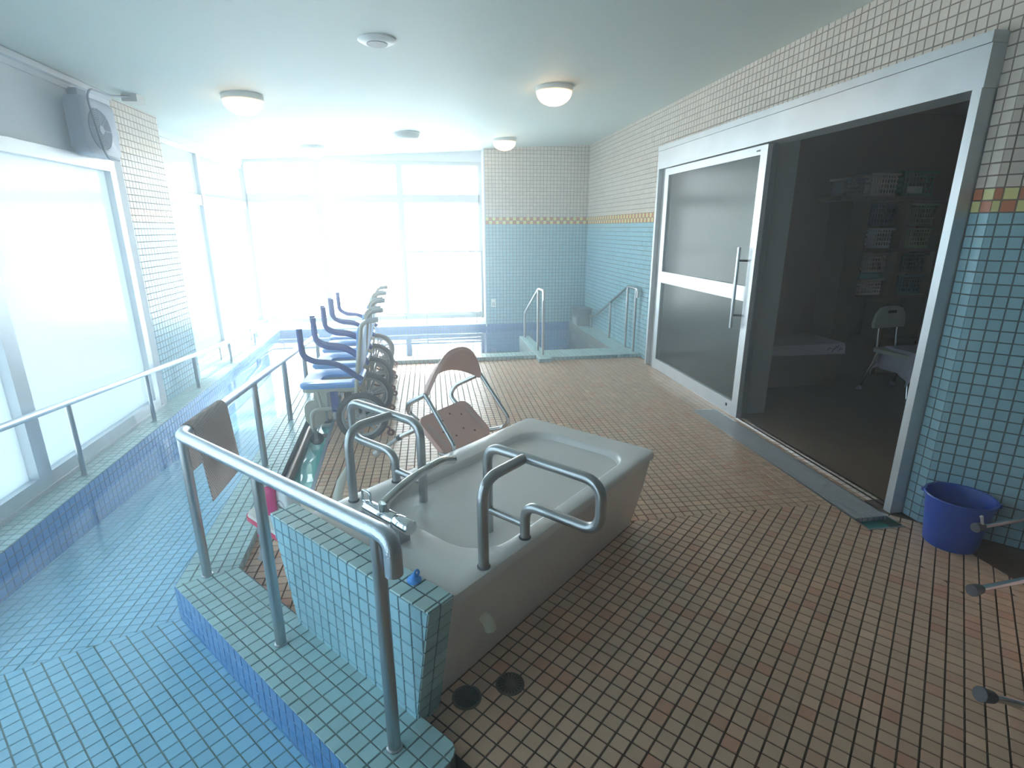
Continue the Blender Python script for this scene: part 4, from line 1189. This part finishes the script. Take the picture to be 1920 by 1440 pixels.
    for i in range(9):
        for j in range(6):
            hl.lathe((-0.0758, -0.12 + 0.03 * i + 0.012 * (j % 2) - 0.006, 0.15 + 0.031 * j), [(0.0085, 0), (0.0085, 0.0006)], 6, (1, 0, 0))
    h_ = obj0('perforations', hl, M_RUBBERGREY, cp_); h_['kind'] = 'stuff'
    t = MB(); t.hexa([(-0.03, -0.228), (0.02, -0.228), (0.02, -0.221), (-0.03, -0.221)], 0.215, 0.36); obj0('strap', t, M_NAVY, r)
    t = MB(); t.tube([(0.175, -0.25, 0.178), (0.175, 0.25, 0.178)], 0.010, 10); obj0('axle', t, M_STEEL, r)
    return r
w0 = wheelchair('blue shower wheelchair nearest the bathtub, first in the row')
dup(w0, (-0.685, 4.435, 0), 'blue shower wheelchair second from the bathtub in the row')
dup(w0, (-0.71, 5.0, 0), 'blue shower wheelchair third from the bathtub in the row')
dup(w0, (-0.735, 5.545, 0), 'blue shower wheelchair farthest from the bathtub, by the back kerb')

# grating over the channel under the wheelchairs, pipe in its open end
cg = thing('channel_grating', 'white slatted grating over the overflow channel under the wheelchairs', 'grating', (-0.85, 4.8, -0.01))
NB = 16
for k in range(NB):
    f0, f1 = (k + 0.2) / NB, (k + 0.72) / NB
    ya, yb = 4.02, 5.80
    def gx(f, y): return deck_in(y) + 0.012 + (trench_r(y) - 0.024 - deck_in(y) - 0.012) * f
    m = MB(); m.hexa([(gx(f0, ya), ya), (gx(f1, ya), ya), (gx(f1, yb), yb), (gx(f0, yb), yb)], -0.030, -0.012); obj('bar', m, M_WHITE, cg)
for y in (4.06, 4.5, 4.95, 5.4, 5.76):
    m = MB(); m.hexa([(gx(0.01, y), y), (gx(0.99, y), y), (gx(0.99, y + 0.012), y + 0.012), (gx(0.01, y + 0.012), y + 0.012)], -0.036, -0.030); obj('cross_bar', m, M_WHITE, cg)
pi_ = thing('drain_pipe', 'dark glossy pipe lying along the open end of the teal channel', 'pipe', (-0.87, 3.2, -0.02))
m = MB(); m.tube([(deck_in(2.76) + 0.035, 2.76, -0.004), (deck_in(3.92) + 0.035, 3.92, -0.004)], 0.027, 16); obj('pipe_run', m, M_PIPE, pi_, True)
m = MB(); m.lathe((deck_in(3.0) + 0.035, 3.0, -0.004), [(0.031, 0), (0.031, 0.03)], 18, (-0.0535, 1, 0)); obj('coupling', m, M_BLACK, pi_)
dh = MB(); dh.lathe((-0.795, 3.80, -0.0165), [(0.042, 0), (0.042, 0.003)], 24)  # flat black disc just above the channel water
tag(obj('channel_dark_disc', dh, M_BLACK), 'round dark disc in the teal channel below the first wheelchair', 'drain cap')

# ================================================================== TIPPED PINK SHOWER CHAIR
def pink_chair():
    R_ = Matrix(((-0.677, 0.572, 0.464), (-0.736, -0.515, -0.439), (-0.012, -0.638, 0.770)))
    t0 = Vector((0.122, 2.735, 0.402))
    M4 = Matrix.Translation(t0) @ (R_.to_4x4())
    r = thing('pink_shower_chair', 'salmon pink shower chair tipped forward against the bathtub rim', 'chair', (t0.x, t0.y, 0))
    hx, hy = 0.202, 0.13
    def put(nm, mb, m, par=r, sm=True):
        mb.xf(M4); return obj(nm, mb, m, par, sm)
    se = MB(); o = rrect(-hx, hx, -hy, hy, 0.05)
    se.loft([[(a, b, -0.026) for a, b in o], [(a, b, -0.008) for a, b in o], [(a * 0.985, b * 0.975, 0.0) for a, b in o]])
    seat = put('seat', se, M_PINKSEAT)
    for s in (-1, 1):
        sl_ = MB(); q = rrect(s * (hx - 0.042) - 0.014, s * (hx - 0.042) + 0.014, -0.080, 0.080, 0.013)
        sl_.loft([[(a, b, 0.0002) for a, b in q], [(a, b, 0.001) for a, b in q]]); hs = put('hand_slot', sl_, mat('slot_pale_pink', srgb(226, 196, 188), 0.6), seat, False)
    for a, b in ((-0.09, -0.05), (-0.03, 0.03), (0.06, -0.06), (0.05, 0.05), (-0.09, 0.07), (0.11, 0.0), (-0.02, -0.08), (0.10, 0.08)):
        h = MB(); h.lathe((a, b, 0.0002), [(0.006, 0), (0.006, 0.001)], 10); put('drain_hole', h, mat('hole_brown', srgb(110, 74, 66), 0.7), seat, False)
    bk = MB(); loops = []
    n = 24
    for k in range(n + 1):
        a = -1 + 2 * k / n
        x = a * (hx + 0.022)
        y = -hy - 0.03 - 0.105 * (1 - abs(a) ** 2.2)
        top = 0.195 + 0.150 * (1 - abs(a) ** 3.0)
        bot = 0.160 + 0.015 * (1 - a * a)
        th = 0.020
        loops.append([(x, y, bot), (x, y - th * 0.3, (bot + top) / 2), (x, y, top), (x * 0.97, y + th, top - 0.004), (x * 0.97, y + th * 0.9, (bot + top) / 2), (x * 0.97, y + th, bot + 0.004)])
    bk.loft(loops)
    put('backrest', bk, M_PINKSEAT)
    for s in (-1, 1):
        t = MB(); t.tube([(s * (hx - 0.05), -hy + 0.06, -0.035), (s * (hx - 0.03), -hy - 0.075, -0.045), (s * (hx - 0.01), -hy - 0.09, 0.02), (s * (hx + 0.018), -hy - 0.025, 0.178)], 0.0125, 12, True, 0.05); put('back_tube', t, M_TUBE)
        t = MB(); t.tube([(s * (hx + 0.026), -hy - 0.025, 0.182), (s * (hx + 0.034), 0.145, 0.118), (s * (hx + 0.034), 0.15, 0.05), (s * (hx - 0.01), 0.09, -0.032)], 0.011, 12, True, 0.045); put('arm_tube', t, M_TUBE)
        for f in (-1, 1):
            t = MB(); t.tube([(s * (hx - 0.05), f * (hy - 0.04), -0.03), (s * (hx - 0.0), f * (hy + 0.02), -0.19)], 0.0130, 12); lg = put('leg', t, M_TUBE)
            t = MB(); t.tube([(s * (hx - 0.003), f * (hy + 0.018), -0.185), (s * (hx + 0.035), f * (hy + 0.055), -0.350)], 0.0110, 12); put('lower_tube', t, M_GREYP, lg)
            c = MB(); c.tube([(s * (hx - 0.004), f * (hy + 0.015), -0.178), (s * (hx + 0.002), f * (hy + 0.022), -0.200)], 0.0155, 12); put('leg_collar', c, M_RUBBERGREY, lg)
            c = MB(); c.tube([(s * (hx + 0.034), f * (hy + 0.054), -0.345), (s * (hx + 0.040), f * (hy + 0.060), -0.378)], 0.02, 14, True, 0, 6, rs=[0.016, 0.021]); put('rubber_foot', c, M_GREYP, lg)
    for f in (-1, 1):
        t = MB(); t.tube([(-hx + 0.02, f * (hy - 0.05), -0.04), (hx - 0.02, f * (hy - 0.05), -0.04)], 0.010, 10); put('cross_tube', t, M_TUBE)
    return r
pink_chair()

# ================================================================== BUCKET
bk_ = thing('bucket', 'deep blue plastic bucket against the near right tiled wall', 'bucket', (2.37, 1.86, 0))
def bl_(rx, z, dx=0.0):
    c = W(UVof(2.375, 1.865)[0] + dx, UVof(2.375, 1.865)[1])
    return [(c[0] + rx * cos(2 * pi * k / 40), c[1] + rx * sin(2 * pi * k / 40), z) for k in range(40)]
m = MB(); m.loft([bl_(0.100, 0.0), bl_(0.104, 0.008), bl_(0.128, 0.232), bl_(0.136, 0.234), bl_(0.138, 0.242), bl_(0.136, 0.246), bl_(0.128, 0.244), bl_(0.122, 0.225), bl_(0.098, 0.012)], True, True)
obj('body', m, M_BUCKET, bk_, True)
for s in (-1, 1):
    c = W(UVof(2.375, 1.865)[0] + s * 0.134, UVof(2.375, 1.865)[1], 0.236)
    m = MB(); m.lathe((c[0], c[1], c[2] - 0.006), [(0.012, 0), (0.012, 0.016)], 14); obj('handle_lug', m, M_BUCKET, bk_)
hc = UVof(2.375, 1.865)
m = MB(); m.tube([W(hc[0] + 0.140 * cos(a), hc[1] + 0.135 * sin(a) + 0.0, 0.245 - 0.035 * sin(a)) for a in [pi * k / 14 for k in range(15)]], 0.003, 8); obj('bail_handle', m, M_STEEL, bk_, True)

# ================================================================== OVERTURNED CHAIR at the right edge: only its legs reach into view
oc = thing('overturned_chair', 'overturned shower chair at the right edge with legs pointing into view', 'chair', (2.2, 1.25, 0))
def ray(px, py, d):
    return None
feet = [(2.304, 1.699, 0.188), (1.834, 1.309, 0.223), (1.452, 0.941, 0.206)]
ends = [(2.60, 1.731, 0.184), (2.20, 1.359, 0.201), (1.80, 0.922, 0.078)]
for f, e in zip(feet, ends):
    d = (Vector(e) - Vector(f)).normalized()
    m = MB(); m.tube([f, e], 0.0105, 14); lg = obj('leg', m, M_TUBE, oc, True)
    m = MB(); m.lathe(tuple(Vector(f) - d * 0.030), [(0.020, 0), (0.0205, 0.006), (0.0165, 0.042), (0.0125, 0.05)], 18, tuple(d)); obj('rubber_foot', m, M_RUBBERGREY, lg, True)
m = MB(); m.tube([tuple(Vector(feet[0]) + Vector((0.0, -0.005, 0.016))), tuple(Vector(feet[0]) + Vector((-0.012, -0.004, 0.050)))], 0.0055, 10); m.lathe(tuple(Vector(feet[0]) + Vector((-0.013, -0.004, 0.052))), [(0.004, -0.006), (0.0075, 0), (0.004, 0.006)], 12); obj('clip', m, M_GREYP, oc, True)
m = MB()
sp5 = [(2.60, 1.70, 0.02), (2.60, 1.70, 0.30), (2.24, 1.30, 0.32), (1.86, 0.86, 0.20), (1.86, 0.86, 0.02)]
m.loft([sp5, [(p[0] + 0.03, p[1] - 0.03, p[2]) for p in sp5]])
obj('seat', m, M_PINKSEAT, oc)

# ================================================================== FLOOR DRAINS
def drain(label, x, y, clear):
    r = thing('floor_drain', label, 'drain', (x, y, 0), 'round drains by the bathtub foot')
    m = MB(); m.lathe((x, y, 0.0), [(0.047, 0.0), (0.047, 0.003), (0.044, 0.0045), (0.040, 0.0045), (0.040, 0.0015)], 36, caps=False); obj('rim', m, M_BRASS, r)
    m = MB(); m.lathe((x, y, 0.0), [(0.041, 0.0008), (0.041, 0.0015)], 36); obj('sump', m, M_DARK, r)
    for k in range(20):
        a = 2 * pi * k / 20
        m = MB(); m.hexa([(x + 0.016 * cos(a) - 0.0022 * sin(a), y + 0.016 * sin(a) + 0.0022 * cos(a)), (x + 0.016 * cos(a) + 0.0022 * sin(a), y + 0.016 * sin(a) - 0.0022 * cos(a)),
                          (x + 0.041 * cos(a) + 0.0032 * sin(a), y + 0.041 * sin(a) - 0.0032 * cos(a)), (x + 0.041 * cos(a) - 0.0032 * sin(a), y + 0.041 * sin(a) + 0.0032 * cos(a))], 0.0015, 0.0042 if clear else 0.0028)
        obj('grate_bar', m, M_BRASS if clear else mat('grimy_drain', srgb(52, 48, 42), 0.5, metal=0.5), r)
    m = MB(); m.lathe((x, y, 0.0015), [(0.0165, 0), (0.0165, 0.0027), (0.012, 0.003)], 20); obj('hub', m, M_BRASS if clear else mat('grimy_drain', srgb(52, 48, 42), 0.5, metal=0.5), r)
drain('dark round floor drain touching the bathtub foot', 0.063, 1.356, False)
drain('lighter round floor drain in the beige tiles beside the dark one', 0.206, 1.386, True)

# ================================================================== DOOR GRATING
pt = MB()
pt.box(GX0, GX1, GY0, GY1, -0.25, -0.045)
pit = struct('drain_pit', pt, M_TEAL, 'teal drain pit under the door grating')
m = MB(); 
for b_ in ((GX0, GX0 + 0.008, GY0, GY1), (GX1 - 0.008, GX1, GY0, GY1), (GX0, GX1, GY0, GY0 + 0.008), (GX0, GX1, GY1 - 0.008, GY1)): m.box(b_[0], b_[1], b_[2], b_[3], -0.06, 0.0015)
obj('pit_frame', m, M_STEEL, pit)
dg_ = thing('door_grating', 'long stainless bar grating in the floor along the sliding door', 'grating', (2.19, 2.98, 0))
NG = 15
for k in range(NG):
    xx = GX0 + 0.014 + (GX1 - GX0 - 0.028) * k / (NG - 1)
    m = MB(); m.box(xx - 0.0038, xx + 0.0038, 2.125, GY1 - 0.010, -0.022, 0.0015); obj('bar', m, mat('grating_steel', srgb(186, 186, 190), 0.5, metal=0.3), dg_)
for k in range(9):
    y = 2.14 + k * 0.208
    m = MB(); m.box(GX0 + 0.010, GX1 - 0.010, y, y + 0.006, -0.020, -0.006); obj('cross_bar', m, M_STEEL, dg_)

# ================================================================== CEILING FIXTURES
lamp_dome = mat('lit_opal_glass', srgb(255, 236, 200), 0.3, emit=(1.0, 0.60, 0.26, 1), estr=14.0)
def lamp(label, x, y):
    z = ceil_z(x)
    r = thing('ceiling_lamp', label, 'ceiling lamp', (x, y, z), 'warm dome lamps on the ceiling')
    m = MB(); m.lathe((0, 0, 0.004), [(0.142, 0), (0.147, -0.012), (0.147, -0.038), (0.140, -0.044)], 40); obj0('base_ring', m, M_WHITE, r, True)
    m = MB(); pr = [(0.139 * cos(a), -0.042 - 0.095 * sin(a)) for a in [pi / 2 * k / 10 for k in range(11)]]
    m.lathe((0, 0, 0), pr, 40); obj0('dome', m, lamp_dome, r, True)
    return r
l0 = lamp('lit dome ceiling lamp at the left, nearer the viewer', -1.30, 4.70)
for lb_, x, y in (('lit dome ceiling lamp at the right, nearer the viewer', 1.07, 4.62), ('lit dome ceiling lamp by the blue back wall', 1.04, 7.20), ('lit dome ceiling lamp before the left bay of the back window', -1.30, 7.30)):
    dup(l0, (x, y, ceil_z(x)), lb_)
x, y = -0.215, 3.48
z = ceil_z(x)
spk = thing('ceiling_speaker', 'round white ceiling fitting with a grey centre', 'ceiling speaker', (x, y, z))
m = MB(); m.lathe((x, y, z + 0.002), [(0.105, 0), (0.108, -0.006), (0.085, -0.018), (0.060, -0.024)], 40); obj('bezel', m, M_WHITE, spk, True)
m = MB(); m.lathe((x, y, z - 0.021), [(0.058, 0), (0.058, -0.004)], 32); obj('mesh_grille', m, mat('grey_mesh', srgb(120, 122, 126), 0.6), spk)
x, y = -0.155, 6.55
z = ceil_z(x)
det = thing('ceiling_diffuser', 'pale round ceiling diffuser before the back window', 'ceiling diffuser', (x, y, z))
m = MB(); m.lathe((x, y, z + 0.002), [(0.15, 0), (0.145, -0.03), (0.13, -0.055), (0.10, -0.07), (0.0, -0.075)], 40); obj('cover', m, M_SMOKE, det, True)
m = MB(); m.torus((x, y, z - 0.004), 0.152, 0.006, (0, 0, 1), 40, 8); obj('trim_ring', m, M_WHITE, det, True)

# ================================================================== WALL FAN above the near left window
fx, fy, fz = -2.14, 4.17, 2.06
fan = thing('wall_fan', 'grey wall fan with hanging cord above the near left window', 'fan', (fx, fy, fz))
m = MB(); q = rrect(-0.19, 0.19, -0.17, 0.17, 0.05)
m.loft([[(fx + 0.0, fy + a, fz + b) for a, b in q], [(fx + 0.09, fy + a, fz + b) for a, b in q], [(fx + 0.10, fy + a * 0.94, fz + b * 0.94) for a, b in q]]); obj('housing', m, M_FAN, fan, True)
gl_ = MB(); gl_.lathe((fx + 0.1005, fy - 0.03, fz - 0.01), [(0.125, 0), (0.125, 0.002)], 36, (1, 0, 0)); obj('fan_opening', gl_, mat('dark_blue_grey', srgb(92, 102, 124), 0.6), fan)
for k in range(10):
    rr = 0.025 + 0.0105 * k
    m = MB(); m.torus((fx + 0.105, fy - 0.03, fz - 0.01), rr, 0.0028, (1, 0, 0), 30, 6); obj('grille_ring', m, M_FAN, fan, True)
for k in range(8):
    a = pi * k / 4
    m = MB(); m.tube([(fx + 0.105, fy - 0.03 + 0.02 * cos(a), fz - 0.01 + 0.02 * sin(a)), (fx + 0.105, fy - 0.03 + 0.125 * cos(a), fz - 0.01 + 0.125 * sin(a))], 0.003, 6); obj('grille_spoke', m, M_FAN, fan)
m = MB(); m.lathe((fx + 0.10, fy - 0.03, fz - 0.01), [(0.026, 0), (0.026, 0.012)], 20, (1, 0, 0)); obj('hub_cap', m, M_FAN, fan)
m = MB(); m.lathe((fx + 0.03, fy + 0.191, fz + 0.0), [(0.055, -0.002), (0.06, 0.02), (0.05, 0.05), (0.03, 0.058)], 24, (0.25, 1, 0)); obj('motor_dome', m, M_SMOKE, fan, True)
m = MB(); m.box(fx - 0.06, fx + 0.02, fy - 0.05, fy + 0.05, fz + 0.16, fz + 0.23); obj('bracket', m, M_FAN, fan)
m = MB(); m.tube([(fx + 0.105, fy + 0.12, fz - 0.18), (fx + 0.115, fy - 0.05, fz - 0.185), (fx + 0.12, fy - 0.10, fz - 0.05), (fx + 0.11, fy - 0.13, fz + 0.16), (fx + 0.10, fy - 0.06, fz + 0.225), (fx + 0.09, fy + 0.2, fz + 0.235), (-2.03, 4.62, ceil_z(-2.03) - 0.012)], 0.006, 8, True, 0.07); obj('cord', m, M_CORD, fan, True)
jb = MB(); jb.box(-2.08, -1.98, 4.58, 4.70, ceil_z(-2.03) - 0.05, ceil_z(-2.03) + 0.003)
tag(obj('junction_box', jb, M_SMOKE), 'small pale junction box on the ceiling above the tiled pillar', 'junction box')

# ================================================================== OUTSIDE
g = MB(); g.box(-14, 12, -6, 20, -0.75, -0.65)
struct('ground', g, M_GROUND)
ob = thing('outdoor_unit', 'slate grey metal cabinet outside the near left window', 'cabinet', (-3.75, 5.45, -0.65))
m = MB(); m.box(-4.2, -3.6, 5.1, 5.78, -0.62, 0.56); obj('housing', m, M_BLOCK, ob)
m = MB(); m.box(-3.598, -3.59, 5.2, 5.68, -0.3, 0.4); obj('louvre_panel', m, M_FAN, ob)
ys = MB(); ys.box(-3.4, -3.25, 3.6, 7.0, -0.65, -0.52)
tag(obj('kerb_strip', ys, M_YSTRIP), 'yellow strip on the ground outside the near left window', 'kerb')

# ================================================================== STEAM
hz = MB()
pts = [W(-2.5, -0.5)[:2], W(2.35, -0.5)[:2], W(2.35, 3.1)[:2], (2.37, 2.08), (2.3, 2.2), (2.3, 7.95), (0.8, 7.98), (-2.38, 7.98), (-2.3, 5.3), (-2.04, 4.4), (-2.0, 1.75)]
lo = [(p[0], p[1], 0.05) for p in pts]; hi = [(p[0], p[1], ceil_z(p[0]) - 0.012) for p in pts]
hz.loft([lo, hi])
hm = bpy.data.materials.new('steam'); hm.use_nodes = True
nt = hm.node_tree; nt.nodes.clear()
o_ = nt.nodes.new('ShaderNodeOutputMaterial'); vs_ = nt.nodes.new('ShaderNodeVolumeScatter')
vs_.inputs['Density'].default_value = HAZE_DENSITY; vs_.inputs['Anisotropy'].default_value = 0.65
vs_.inputs['Color'].default_value = (0.96, 0.98, 1.0, 1)
nt.links.new(vs_.outputs[0], o_.inputs['Volume'])
steam = obj('steam_haze', hz, hm)
steam['kind'] = 'stuff'
tag(steam, 'thin white steam haze filling the whole bath hall', 'haze')
